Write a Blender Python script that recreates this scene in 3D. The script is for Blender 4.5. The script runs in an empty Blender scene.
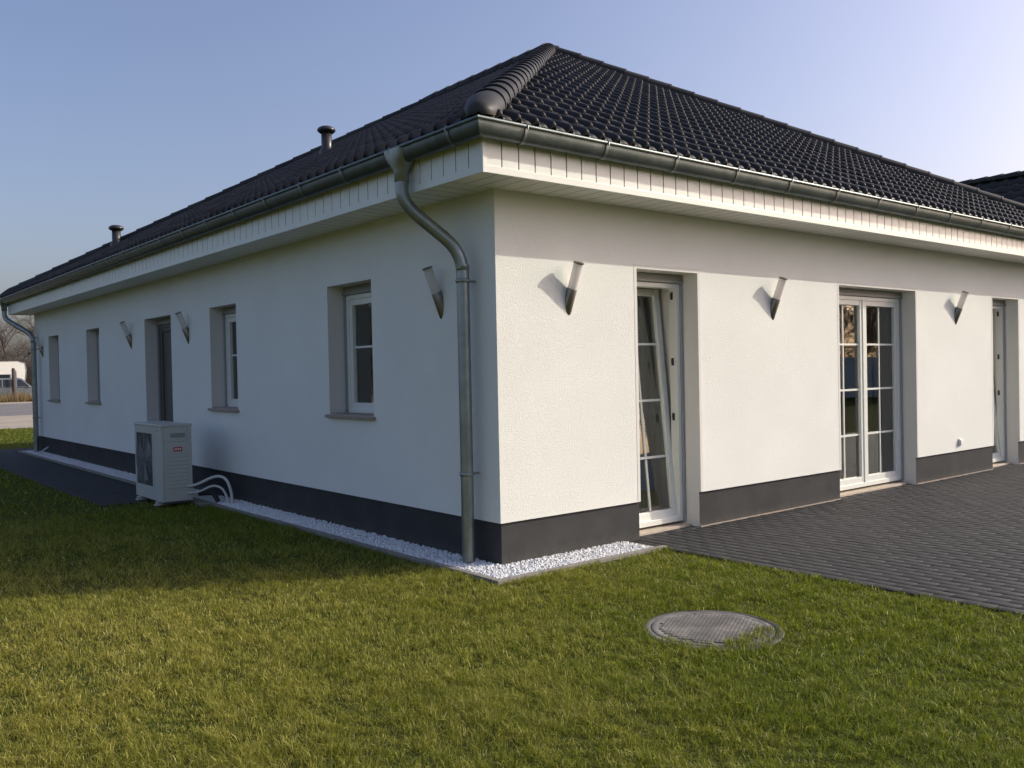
import bpy, bmesh, math, random
import numpy as np
from mathutils import Vector, Matrix

random.seed(7); RNG = np.random.default_rng(11)
S = bpy.context.scene
COL = S.collection
R_ = math.radians

# ------------------------------------------------------------------ dimensions (metres)
W, L = 11.90, 15.50             # house plan
ZP, ZW = 0.328, 2.88            # plinth top, soffit
FO = 0.438                      # fascia projection
EO, EZ = 0.535, 3.205           # roof eave offset and height
PITCH = R_(29.2); TP = math.tan(PITCH)
ZH = 2.365                      # head of all openings
REV = 0.175                     # reveal depth

# ------------------------------------------------------------------ tagging helpers
def tag(o, label=None, cat=None, group=None, kind=None):
    if label: o['label'] = label
    if cat: o['category'] = cat
    if group: o['group'] = group
    if kind: o['kind'] = kind
    return o

def empty(name, loc, label=None, cat=None, group=None, rz=0.0):
    o = bpy.data.objects.new(name, None); COL.objects.link(o)
    o.location = loc; o.rotation_euler = (0, 0, rz); o.empty_display_size = 0.2
    return tag(o, label, cat, group)

def dup(root, loc, rz=0.0, label=None, scale=None):
    r = root.copy(); COL.objects.link(r); r.location = loc; r.rotation_euler = (0, 0, rz)
    if scale: r.scale = (scale,) * 3 if not isinstance(scale, tuple) else scale
    if label: r['label'] = label
    for ch in list(root.children):
        c = ch.copy(); COL.objects.link(c); c.parent = r
        for g in list(ch.children):
            d = g.copy(); COL.objects.link(d); d.parent = c
    return r

# ------------------------------------------------------------------ mesh builder
class MB:
    def __init__(s): s.v = []; s.f = []; s.attr = []; s.sm = []; s.mi = []
    def add(s, verts, faces, a=0.5, smooth=False, mi=0):
        n = len(s.v); s.v += [tuple(p) for p in verts]
        for f in faces:
            s.f.append([n + i for i in f]); s.attr.append(a); s.sm.append(smooth); s.mi.append(mi)
    def box(s, a, b, bev=0.0, at=0.5, mi=0, M=None):
        x0, y0, z0 = [min(a[i], b[i]) for i in range(3)]; x1, y1, z1 = [max(a[i], b[i]) for i in range(3)]
        bm = bmesh.new()
        bmesh.ops.create_cube(bm, size=1.0)
        for v in bm.verts:
            v.co = Vector(((x0 + x1) / 2 + v.co.x * (x1 - x0), (y0 + y1) / 2 + v.co.y * (y1 - y0), (z0 + z1) / 2 + v.co.z * (z1 - z0)))
        if bev > 0:
            bev = min(bev, (x1 - x0) * .45, (y1 - y0) * .45, (z1 - z0) * .45)
            bmesh.ops.bevel(bm, geom=bm.edges[:], offset=bev, segments=2, affect='EDGES', profile=0.6)
        s.bm(bm, at, mi=mi, M=M)
    def bm(s, bm, at=0.5, smooth=False, mi=0, M=None):
        bm.verts.index_update()
        s.add([(M @ v.co) if M else v.co.copy() for v in bm.verts], [[v.index for v in f.verts] for f in bm.faces], at, smooth, mi)
        bm.free()
    def tube(s, pts, rad, n=10, cap=True, at=0.5, smooth=True, mi=0):
        P = [Vector(p) for p in pts]
        if not hasattr(rad, '__len__'): rad = [rad] * len(P)
        up = Vector((0, 0, 1)); prev = None; vs = []; fs = []
        for i, p in enumerate(P):
            d = (P[min(i + 1, len(P) - 1)] - P[max(i - 1, 0)]).normalized()
            if prev is None:
                a = d.cross(up)
                if a.length < 1e-3: a = d.cross(Vector((1, 0, 0)))
                a.normalize()
            else:
                a = prev - d * prev.dot(d); a.normalize()
            prev = a; b = d.cross(a)
            for k in range(n):
                t = 2 * math.pi * k / n
                vs.append(p + (a * math.cos(t) + b * math.sin(t)) * rad[i])
        for i in range(len(P) - 1):
            for k in range(n):
                k2 = (k + 1) % n
                fs.append([i * n + k, i * n + k2, (i + 1) * n + k2, (i + 1) * n + k])
        s.add(vs, fs, at, smooth, mi)
        if cap:
            m = len(P) - 1
            s.add([vs[k] for k in range(n)][::-1], [list(range(n))], at, False, mi)
            s.add([vs[m * n + k] for k in range(n)], [list(range(n))], at, False, mi)
    def lathe(s, prof, c, n=24, at=0.5, smooth=True, mi=0):
        vs = []; fs = []
        for (r, z) in prof:
            for k in range(n):
                t = 2 * math.pi * k / n
                vs.append((c[0] + r * math.cos(t), c[1] + r * math.sin(t), c[2] + z))
        for i in range(len(prof) - 1):
            for k in range(n):
                k2 = (k + 1) % n
                fs.append([i * n + k, i * n + k2, (i + 1) * n + k2, (i + 1) * n + k])
        s.add(vs, fs, at, smooth, mi)
    def build(s, name, mats, parent=None, clip=None):
        me = bpy.data.meshes.new(name)
        me.from_pydata([tuple(v) for v in s.v], [], s.f)
        if not isinstance(mats, (list, tuple)): mats = [mats]
        for m in mats: me.materials.append(m)
        me.polygons.foreach_set('use_smooth', s.sm)
        me.polygons.foreach_set('material_index', s.mi)
        a = me.attributes.new('rnd', 'FLOAT', 'FACE'); a.data.foreach_set('value', s.attr)
        if clip:
            bm = bmesh.new(); bm.from_mesh(me)
            for co, no in clip:
                bmesh.ops.bisect_plane(bm, geom=bm.verts[:] + bm.edges[:] + bm.faces[:], plane_co=co, plane_no=no, clear_outer=True, dist=1e-5)
            bm.to_mesh(me); bm.free()
        me.update()
        o = bpy.data.objects.new(name, me); COL.objects.link(o)
        if parent:
            o.parent = parent
        return o

def np_mesh(name, V, F, mat, attr=None, smooth=False, parent=None):
    """V (n,3), F (m,k) numpy, attr per face"""
    me = bpy.data.meshes.new(name)
    V = np.ascontiguousarray(V, dtype=np.float32); F = np.ascontiguousarray(F, dtype=np.int32)
    m, k = F.shape
    me.vertices.add(len(V)); me.vertices.foreach_set('co', V.ravel())
    me.loops.add(m * k); me.loops.foreach_set('vertex_index', F.ravel())
    me.polygons.add(m); me.polygons.foreach_set('loop_start', np.arange(0, m * k, k, dtype=np.int32))
    try: me.polygons.foreach_set('loop_total', np.full(m, k, dtype=np.int32))
    except Exception: pass
    me.materials.append(mat)
    if smooth: me.polygons.foreach_set('use_smooth', np.ones(m, dtype=bool))
    if attr is not None:
        a = me.attributes.new('rnd', 'FLOAT', 'FACE'); a.data.foreach_set('value', np.ascontiguousarray(attr, dtype=np.float32))
    me.update(calc_edges=True); me.validate()
    o = bpy.data.objects.new(name, me); COL.objects.link(o)
    if parent: o.parent = parent
    return o

# ------------------------------------------------------------------ materials
class N:
    """tiny node helper"""
    def __init__(s, name):
        s.m = bpy.data.materials.new(name); s.m.use_nodes = True
        s.t = s.m.node_tree; s.n = s.t.nodes; s.l = s.t.links
        s.p = s.n['Principled BSDF']; s.out = s.n['Material Output']
        s.co = s.n.new('ShaderNodeTexCoord').outputs['Object']
    def node(s, ty, **kw):
        n = s.n.new(ty)
        for k, v in kw.items():
            if k in n.inputs: n.inputs[k].default_value = v
            else: setattr(n, k, v)
        return n
    def noise(s, scale, detail=4, rough=.55, co=None, dist=0):
        n = s.node('ShaderNodeTexNoise'); n.inputs['Scale'].default_value = scale; n.inputs['Detail'].default_value = detail
        n.inputs['Roughness'].default_value = rough; n.inputs['Distortion'].default_value = dist
        s.l.new(co or s.co, n.inputs['Vector']); return n.outputs['Fac']
    def mapping(s, scale=(1, 1, 1), rot=(0, 0, 0), co=None):
        n = s.node('ShaderNodeMapping'); n.inputs['Scale'].default_value = scale; n.inputs['Rotation'].default_value = rot
        s.l.new(co or s.co, n.inputs['Vector']); return n.outputs['Vector']
    def ramp(s, fac, stops):
        n = s.node('ShaderNodeValToRGB'); e = n.color_ramp.elements
        while len(e) < len(stops): e.new(0.5)
        for i, (p, c) in enumerate(stops):
            e[i].position = p; e[i].color = (*c, 1) if not hasattr(c, 'real') else (c, c, c, 1)
        s.l.new(fac, n.inputs['Fac']); return n.outputs['Color']
    def mix(s, fac, a, b, blend='MIX'):
        n = s.node('ShaderNodeMix'); n.data_type = 'RGBA'; n.blend_type = blend
        for sock, v in ((n.inputs[0], fac), (n.inputs[6], a), (n.inputs[7], b)):
            if hasattr(v, 'is_linked'): s.l.new(v, sock)
            elif hasattr(v, '__len__'): sock.default_value = (*v, 1)
            else: sock.default_value = v
        return n.outputs[2]
    def math(s, op, a, b=0.5):
        n = s.node('ShaderNodeMath'); n.operation = op
        for i, v in enumerate((a, b)):
            if hasattr(v, 'is_linked'): s.l.new(v, n.inputs[i])
            else: n.inputs[i].default_value = v
        return n.outputs[0]
    def attr(s, name='rnd'):
        n = s.node('ShaderNodeAttribute'); n.attribute_name = name; return n.outputs['Fac']
    def objrnd(s):
        return s.node('ShaderNodeObjectInfo').outputs['Random']
    def bump(s, h, strength=.3, dist=.01):
        n = s.node('ShaderNodeBump'); n.inputs['Strength'].default_value = strength; n.inputs['Distance'].default_value = dist
        s.l.new(h, n.inputs['Height']); s.l.new(n.outputs['Normal'], s.p.inputs['Normal']); return n
    def set(s, **kw):
        for k, v in kw.items():
            k = {'color': 'Base Color', 'rough': 'Roughness', 'metal': 'Metallic', 'spec': 'Specular IOR Level', 'trans': 'Transmission Weight', 'ior': 'IOR', 'alpha': 'Alpha', 'coat': 'Coat Weight'}[k]
            sock = s.p.inputs[k]
            if hasattr(v, 'is_linked'): s.l.new(v, sock)
            elif hasattr(v, '__len__'): sock.default_value = (*v, 1)
            else: sock.default_value = v
        return s

def m_stucco(name, col, var=.05, bs=.5):
    n = N(name)
    big = n.noise(.9, 5, .6); fine = n.noise(210, 3, .7); mid = n.noise(62, 4, .75)
    c0 = [c * (1 - var) for c in col]; c1 = [min(1, c * (1 + var * .5)) for c in col]
    c = n.ramp(big, [(.3, c0), (.7, c1)])
    c = n.mix(n.math('MULTIPLY', n.ramp(mid, [(.36, 1.0), (.52, 0.0)]), .20), c, [x * .72 for x in col])
    n.set(color=c, rough=.93, spec=.15)
    h = n.math('ADD', n.math('MULTIPLY', fine, .5), n.math('MULTIPLY', mid, .6))
    n.bump(h, bs, .012)
    return n.m

def m_plain(name, col, rough=.5, metal=0, spec=.5, var=.06, nscale=6, bump=0, bscale=80, coat=0):
    n = N(name)
    f = n.noise(nscale, 4, .6)
    c = n.ramp(f, [(.3, [x * (1 - var) for x in col]), (.7, [min(1, x * (1 + var)) for x in col])])
    n.set(color=c, metal=metal, spec=spec, coat=coat)
    n.set(rough=n.ramp(n.noise(nscale * 3, 3), [(.3, max(0, rough - .06)), (.7, min(1, rough + .06))]))
    if bump: n.bump(n.noise(bscale, 3), bump, .004)
    return n.m

M = {}
M['stucco'] = m_stucco('white_stucco', (.835, .84, .785))
M['reveal'] = m_stucco('reveal_stucco', (.76, .74, .69), .03, .12)
M['plinth'] = m_stucco('anthracite_plinth', (.058, .058, .058), .14, .35)
n = N('anthracite_plinth_splashed')
f = n.noise(3, 5, .65); fine = n.noise(180, 3, .7); sp_n = n.noise(22, 5, .7)
c = n.ramp(f, [(.3, (.050, .050, .050)), (.7, (.066, .066, .066))])
xyz = n.node('ShaderNodeSeparateXYZ'); n.l.new(n.co, xyz.inputs[0])
low = n.ramp(n.math('ADD', n.math('MULTIPLY', xyz.outputs['Z'], 5.0), n.math('MULTIPLY', sp_n, .9)), [(.35, 1.0), (.85, 0.0)])
c = n.mix(n.math('MULTIPLY', low, .38), c, (.15, .135, .112))
n.set(color=c, rough=.92, spec=.15); n.bump(fine, .4, .008)
M['plinth'] = n.m
M['pvc'] = m_plain('white_pvc', (.74, .75, .69), .35, var=.02)
M['soffit'] = m_plain('white_soffit', (.76, .755, .69), .55, var=.03)
M['dark_gap'] = m_plain('dark_gap', (.02, .02, .02), .9)
M['rail'] = m_plain('grey_guide_rail', (.34, .35, .36), .4, var=.05)
M['shutter'] = m_plain('grey_shutter', (.30, .30, .29), .5, var=.06)
M['door_dark'] = m_plain('brown_grey_door', (.115, .105, .095), .45, var=.1)
M['sill'] = m_plain('stone_sill', (.31, .25, .205), .6, var=.2, nscale=60)
M['threshold'] = m_plain('beige_threshold', (.50, .42, .33), .7, var=.12, nscale=20)
M['steel'] = m_plain('brushed_steel', (.27, .255, .235), .36, metal=1, var=.12, nscale=30)
M['hinge'] = m_plain('dark_strike', (.06, .06, .06), .4, metal=.6)
M['vent'] = m_plain('anthracite_plastic', (.045, .042, .042), .35, var=.1)
M['groove'] = m_plain('grey_groove', (.14, .135, .125), .8)
M['interior'] = m_plain('interior_plaster', (.50, .47, .42), .9)
M['floor_in'] = m_plain('interior_floor', (.16, .11, .075), .5, var=.2)
M['white_plastic'] = m_plain('white_plastic', (.78, .78, .76), .4)
M['ac'] = m_plain('ivory_sheet_metal', (.50, .51, .47), .42, var=.02)
M['ac_dark'] = m_plain('dark_grille', (.06, .062, .066), .55)
M['ac_grey'] = m_plain('grey_print', (.27, .275, .27), .5)
M['red'] = m_plain('red_badge', (.55, .02, .02), .4)
M['pipe_white'] = m_plain('white_insulation', (.58, .58, .55), .7, bump=.2)
M['rubber'] = m_plain('black_rubber', (.02, .02, .021), .7)
M['kerb'] = m_plain('concrete_kerb', (.23, .215, .185), .9, var=.22, nscale=25, bump=.4, bscale=150)
M['soil'] = m_plain('dark_soil', (.035, .037, .016), 1.0, var=.3, nscale=20, spec=.1)
M['sandbed'] = m_plain('joint_sand', (.05, .048, .045), 1.0, var=.3, nscale=40, spec=.1)
M['road'] = m_plain('worn_asphalt', (.17, .16, .155), .9, var=.15, nscale=.6)
M['verge'] = m_plain('sandy_verge', (.36, .31, .245), .95, var=.2, nscale=.8)
M['bark'] = m_plain('grey_bark', (.085, .072, .060), .95, var=.3, nscale=8)
M['twig'] = m_plain('brown_twigs', (.10, .078, .066), .95, var=.3, nscale=4)
M['wood_post'] = m_plain('weathered_wood', (.075, .06, .048), .9, var=.35, nscale=12, bump=.4)
M['van_white'] = m_plain('camper_white', (.78, .76, .70), .3, var=.02)
M['van_stripe'] = m_plain('camper_grey', (.24, .25, .26), .4)
M['car_glass'] = m_plain('tinted_glass', (.02, .023, .026), .08)
M['car_silver'] = m_plain('silver_paint', (.22, .24, .255), .3, metal=.55, var=.03, coat=.6)
M['car_green'] = m_plain('dark_green_paint', (.035, .05, .045), .3, metal=.3, var=.03, coat=.6)
M['tyre'] = m_plain('tyre_rubber', (.02, .02, .02), .8)
M['lamp_red'] = m_plain('tail_lens', (.35, .015, .012), .2)
M['lamp_clear'] = m_plain('head_lens', (.6, .6, .6), .12)
M['fence'] = m_plain('blue_grey_panels', (.70, .73, .75), .5, var=.12, nscale=1.5)

# zinc: patchy dull metal
n = N('weathered_zinc')
f = n.noise(5, 5, .65); f2 = n.noise(35, 4, .6)
c = n.ramp(f, [(.3, (.090, .112, .112)), (.7, (.165, .190, .186))])
c = n.mix(n.math('MULTIPLY', f2, .25), c, (.095, .115, .11))
n.set(color=c, metal=.75, rough=n.ramp(f2, [(.3, .34), (.7, .5)])); n.bump(f2, .06, .004)
M['zinc'] = n.m

M['zinc_pipe'] = m_plain('galvanised_pipe', (.30, .325, .312), .40, metal=.8, var=.14, nscale=7)
M['zinc_bright'] = m_plain('bright_zinc', (.25, .27, .26), .4, metal=.7, var=.1, nscale=20)
# roof tiles
n = N('anthracite_roof_tile')
a = n.attr(); f = n.noise(9, 5, .6); g = n.noise(140, 2, .5)
c = n.ramp(a, [(0, (.017, .0162, .016)), (.5, (.027, .026, .025)), (1, (.043, .041, .039))])
c = n.mix(n.math('MULTIPLY', n.ramp(f, [(.45, 0.0), (.8, 1.0)]), .35), c, (.042, .040, .038))
n.set(color=c, rough=n.ramp(f, [(.3, .48), (.7, .62)]), spec=.26); n.bump(g, .10, .003)
M['tile'] = n.m

# glass: clear double glazing, fresnel reflection over transparency
n = N('window_glass')
fr = n.node('ShaderNodeFresnel'); fr.inputs['IOR'].default_value = 2.45
gl = n.node('ShaderNodeBsdfGlossy'); gl.inputs['Roughness'].default_value = .004; gl.inputs['Color'].default_value = (.95, .97, .97, 1)
tr = n.node('ShaderNodeBsdfTransparent'); tr.inputs['Color'].default_value = (.88, .90, .88, 1)
mx = n.node('ShaderNodeMixShader')
bp = n.node('ShaderNodeBump'); bp.inputs['Strength'].default_value = .012; bp.inputs['Distance'].default_value = .02
n.l.new(n.noise(1.7, 2), bp.inputs['Height']); n.l.new(bp.outputs[0], gl.inputs['Normal'])
n.l.new(fr.outputs[0], mx.inputs[0]); n.l.new(tr.outputs[0], mx.inputs[1]); n.l.new(gl.outputs[0], mx.inputs[2])
n.l.new(mx.outputs[0], n.out.inputs['Surface'])
M['glass'] = n.m

# frosted lamp glass
n = N('frosted_lamp_glass')
n.set(color=(.90, .88, .87), rough=.25, spec=.5)
tl = n.node('ShaderNodeBsdfTranslucent'); tl.inputs['Color'].default_value = (.97, .95, .94, 1)
tr = n.node('ShaderNodeBsdfTransparent')
mx = n.node('ShaderNodeMixShader'); mx.inputs[0].default_value = .62
mx2 = n.node('ShaderNodeMixShader'); mx2.inputs[0].default_value = .06
n.l.new(n.p.outputs[0], mx.inputs[1]); n.l.new(tl.outputs[0], mx.inputs[2])
n.l.new(mx.outputs[0], mx2.inputs[1]); n.l.new(tr.outputs[0], mx2.inputs[2]); n.l.new(mx2.outputs[0], n.out.inputs['Surface'])
M['frost'] = n.m

# curtain cloth
n = N('beige_curtain')
wv = n.noise(40, 3)
n.set(color=n.ramp(wv, [(.3, (.74, .68, .56)), (.7, (.82, .76, .64))]), rough=.95, spec=.1)
tl = n.node('ShaderNodeBsdfTranslucent'); tl.inputs['Color'].default_value = (.62, .56, .45, 1)
mx = n.node('ShaderNodeMixShader'); mx.inputs[0].default_value = .3
n.l.new(n.p.outputs[0], mx.inputs[1]); n.l.new(tl.outputs[0], mx.inputs[2]); n.l.new(mx.outputs[0], n.out.inputs['Surface'])
M['curtain'] = n.m

M['curtain_dark'] = m_plain('brown_curtain', (.20, .17, .125), .95, var=.12, nscale=30)
# pavers
n = N('anthracite_paver')
a = n.attr(); f = n.noise(55, 4, .65); g = n.noise(260, 2, .5); big = n.noise(.8, 3)
c = n.ramp(a, [(0, (.021, .0218, .025)), (.6, (.029, .0297, .0335)), (1, (.040, .0405, .0445))])
c = n.mix(n.math('MULTIPLY', n.ramp(f, [(.5, 0.0), (.8, 1.0)]), .3), c, (.055, .055, .056))
c = n.mix(n.math('MULTIPLY', big, .25), c, (.036, .035, .034))
n.set(color=c, rough=n.ramp(f, [(.3, .66), (.7, .8)]), spec=.3); n.bump(g, .25, .004)
M['paver'] = n.m

# white marble gravel
n = N('white_marble_pebble')
a = n.attr(); f = n.noise(60, 3)
c = n.ramp(a, [(0, (.68, .68, .68)), (.5, (.80, .80, .795)), (1, (.87, .87, .86))])
c = n.mix(n.math('MULTIPLY', f, .2), c, (.55, .55, .56))
n.set(color=c, rough=.75, spec=.3)
M['gravel'] = n.m

# manhole
n = N('manhole_concrete')
f = n.noise(5, 5, .7); g = n.noise(120, 3)
c = n.ramp(f, [(.3, (.095, .095, .095)), (.5, (.18, .172, .160)), (.72, (.34, .315, .28))])
n.set(color=c, rough=.9, spec=.2); n.bump(g, .5, .004); M['mh'] = n.m
n = N('manhole_iron')
f = n.noise(12, 5, .65); g = n.noise(90, 3)
c = n.ramp(f, [(.3, (.07, .07, .07)), (.55, (.125, .122, .115)), (.75, (.19, .18, .165))])
n.set(color=c, rough=.75, spec=.3); n.bump(g, .4, .004); M['mh_ring'] = n.m

# lawn soil/grass sheet (far parts read as mown grass)
n = N('lawn_ground')
f = n.noise(.45, 4); g = n.noise(14, 5, .7); h = n.noise(60, 3)
c = n.ramp(f, [(.35, (.070, .090, .018)), (.65, (.105, .105, .030))])
c = n.mix(n.math('MULTIPLY', g, .5), c, (.045, .055, .013))
n.set(color=c, rough=1, spec=.05); n.bump(n.math('ADD', g, h), .8, .03)
M['lawn'] = n.m

# grass blades
def m_grass(name, dry=False):
    n = N(name)
    a = n.attr(); f = n.noise(.75, 4, .6); g = n.noise(4.5, 4, .6)
    if dry:
        c = n.ramp(a, [(0, (.20, .15, .075)), (1, (.36, .27, .14))])
    else:
        green = n.ramp(a, [(0, (.070, .110, .005)), (.5, (.168, .215, .011)), (.82, (.320, .335, .038)), (1, (.62, .58, .24))])
        yel = n.ramp(a, [(0, (.175, .165, .015)), (.5, (.370, .352, .060)), (.8, (.60, .55, .16)), (1, (.78, .68, .33))])
        sp = n.node('ShaderNodeSeparateXYZ'); n.l.new(n.co, sp.inputs[0])
        # drier towards open side, greener by terrace; darker house side partly paints its shadow
        t = n.math('ADD', n.math('MULTIPLY', sp.outputs['X'], -.26), n.math('SUBTRACT', n.math('MULTIPLY', n.math('MINIMUM', sp.outputs['Y'], 0.0), .20), n.math('MULTIPLY', n.math('MAXIMUM', sp.outputs['Y'], 0.0), .18)))
        t = n.math('ADD', t, n.math('ADD', n.math('MULTIPLY', f, 1.2), n.math('MULTIPLY', g, 1.7)))
        k = n.ramp(n.math('MULTIPLY', t, .3333), [(.93 / 3, 0.0), (2.15 / 3, 1.0)])
        c = n.mix(k, green, yel)
    n.set(color=c, rough=.5, spec=.24)
    tl = n.node('ShaderNodeBsdfTranslucent'); n.l.new(c, tl.inputs['Color'])
    mx = n.node('ShaderNodeMixShader'); mx.inputs[0].default_value = .45
    n.l.new(n.p.outputs[0], mx.inputs[1]); n.l.new(tl.outputs[0], mx.inputs[2]); n.l.new(mx.outputs[0], n.out.inputs['Surface'])
    return n.m
M['grass'] = m_grass('grass_blade'); M['drygrass'] = m_grass('dry_grass_blade', True)

# ------------------------------------------------------------------ camera
F, YAW, PIT, ROL, CX, CY, CZ = 899.07, .884744, -.015293, -.020453, -4.25897, -5.37204, 1.5
fw = Vector((math.cos(PIT) * math.cos(YAW), math.cos(PIT) * math.sin(YAW), math.sin(PIT)))
r0 = fw.cross(Vector((0, 0, 1))).normalized(); u0 = r0.cross(fw)
rr = r0 * math.cos(ROL) + u0 * math.sin(ROL); uu = -r0 * math.sin(ROL) + u0 * math.cos(ROL)
cam = bpy.data.objects.new('camera', bpy.data.cameras.new('camera')); COL.objects.link(cam)
cam.matrix_world = Matrix(((rr.x, uu.x, -fw.x, CX), (rr.y, uu.y, -fw.y, CY), (rr.z, uu.z, -fw.z, CZ), (0, 0, 0, 1)))
cam.data.sensor_width = 36; cam.data.lens = F / 1024 * 36; cam.data.clip_end = 3000; cam.data.clip_start = .05
S.camera = cam

# ------------------------------------------------------------------ light
SAZ = R_(-27.1); SEL = R_(27.3)
w = bpy.data.worlds.new('World'); S.world = w; w.use_nodes = True
nt = w.node_tree; sky = nt.nodes.new('ShaderNodeTexSky'); sky.sky_type = 'NISHITA'; sky.sun_disc = False
sky.sun_elevation = SEL; sky.sun_rotation = math.pi / 2 - SAZ
sky.air_density = 1.0; sky.dust_density = 4.2; sky.ozone_density = 2.6; sky.altitude = 60
bg = nt.nodes['Background']; bg.inputs['Strength'].default_value = .15
wb = nt.nodes.new('ShaderNodeMix'); wb.data_type = 'RGBA'; wb.blend_type = 'MULTIPLY'; wb.inputs[0].default_value = 1   # camera white balance
wb.inputs[7].default_value = (.965, .855, .885, 1)
nt.links.new(sky.outputs[0], wb.inputs[6]); nt.links.new(wb.outputs[2], bg.inputs[0])
sun = bpy.data.lights.new('sun', 'SUN'); sun.energy = 2.36; sun.angle = R_(.5); sun.color = (1, .985, .825)
so = bpy.data.objects.new('sun', sun); COL.objects.link(so)
sd = Vector((math.cos(SEL) * math.cos(SAZ), math.cos(SEL) * math.sin(SAZ), math.sin(SEL)))
so.rotation_euler = sd.to_track_quat('Z', 'Y').to_euler(); so.location = sd * 60
S.view_settings.view_transform = 'Standard'; S.view_settings.look = 'None'; S.view_settings.exposure = .50; S.view_settings.gamma = 1

# ------------------------------------------------------------------ ground sheets
def sheet(name, x0, y0, x1, y1, z, mat, nx=1, ny=1):
    mb = MB()
    for i in range(nx):
        for j in range(ny):
            xa, xb = x0 + (x1 - x0) * i / nx, x0 + (x1 - x0) * (i + 1) / nx
            ya, yb = y0 + (y1 - y0) * j / ny, y0 + (y1 - y0) * (j + 1) / ny
            mb.add([(xa, ya, z), (xb, ya, z), (xb, yb, z), (xa, yb, z)], [[0, 1, 2, 3]])
    return tag(mb.build(name, mat), kind='structure')
sheet('lawn', -900, -900, 900, 900, -.014, M['lawn'])
sheet('sandy_verge', -70, 26.3, 90, 40, -.010, M['verge'])
sheet('road', -70, 38, 90, 60, -.006, M['road'])
sheet('road_shoulder', -70, 60, 90, 64.5, -.002, M['verge'])

def pavers(name, x0, x1, y0, y1, lx, ly, along, z, seed, holes=()):
    """real blocks in half bond; rows run along the axis 'along'"""
    rg = np.random.default_rng(seed)
    V = []; Fc = []; A = []
    g = .0020; ch = .002
    nrow = int(round(((x1 - x0) if along == 'y' else (y1 - y0)) / lx)); 
    for i in range(nrow):
        a0 = (x0 if along == 'y' else y0) + i * lx
        b = (y0 if along == 'y' else x0) - (ly / 2 if i % 2 else 0); bend = (y1 if along == 'y' else x1)
        while b < bend - 1e-6:
            s0 = max(b, y0 if along == 'y' else x0); s1 = min(b + ly, bend); b += ly
            if s1 - s0 < .02: continue
            a1 = a0 + lx
            p0 = (a0 + g, s0 + g); p1 = (a1 - g, s1 - g)
            if along != 'y': p0, p1 = (s0 + g, a0 + g), (s1 - g, a1 - g)
            dz = rg.normal(0, .0006); tx, ty = rg.normal(0, .0035, 2)
            k = len(V)
            def zz(x, y): return z + dz + tx * (x - (p0[0] + p1[0]) / 2) + ty * (y - (p0[1] + p1[1]) / 2)
            for (e, h) in ((0, -.045), (0, -ch), (ch, 0)):
                for (x, y) in ((p0[0] + e, p0[1] + e), (p1[0] - e, p0[1] + e), (p1[0] - e, p1[1] - e), (p0[0] + e, p1[1] - e)):
                    V.append((x, y, zz(x, y) + h))
            for lv in (0, 4):
                for q in range(4):
                    Fc.append((k + lv + q, k + lv + (q + 1) % 4, k + lv + 4 + (q + 1) % 4, k + lv + 4 + q))
            Fc.append((k + 8, k + 9, k + 10, k + 11))
            A += [float(np.clip(rg.normal(.5, .22), 0, 1))] * 9
    return np_mesh(name, np.array(V), np.array(Fc), M['paver'], np.array(A))
TX0, TX1, TY0 = 1.40, 14.2, -4.6
sheet('terrace_bed', TX0, TY0, TX1, .01, -.0085, M['sandbed'])
tag(pavers('terrace', TX0, TX1, TY0, .008, .1, .2, 'y', 0.0, 3), kind='structure')
sheet('path_bed', -1.32, 5.9, -.40, 16.9, -.0095, M['sandbed'])
tag(pavers('path', -1.32, -.40, 5.9, 16.9, .115, .2, 'x', -.002, 4), kind='structure')
sheet('back_path_bed', -.40, 15.95, 6, 16.9, -.0095, M['sandbed'])
tag(pavers('back_path', -.40, 6, 15.95, 16.9, .115, .2, 'x', -.002, 5), kind='structure')

# concrete edging round the gravel strip
mb = MB()
KX, KY = -.355, -.395
def kerb_run(a, b, fixed, along):
    s = a
    while s < b - .01:
        e = min(s + 1.0, b)
        if along == 'x': mb.box((s + .003, fixed, -.12), (e - .003, fixed + .055, .014 + random.uniform(-.003, .003)), .006)
        else: mb.box((fixed, s + .003, -.12), (fixed + .055, e - .003, .014 + random.uniform(-.003, .003)), .006)
        s = e
kerb_run(KX, TX0 + .06, KY, 'x')
kerb_run(KY + .055, 15.9, KX, 'y')
mb.box((TX0 - .053, KY + .058, -.12), (TX0 - .001, .0, .004), .006)
tag(mb.build('kerb', M['kerb']), kind='structure')
sheet('gravel_bed', KX + .05, KY + .05, .02, 15.9, -.0075, M['gravel'])
sheet('gravel_front_bed', .02, KY + .05, TX0 - .05, .02, -.0075, M['gravel'])

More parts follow.
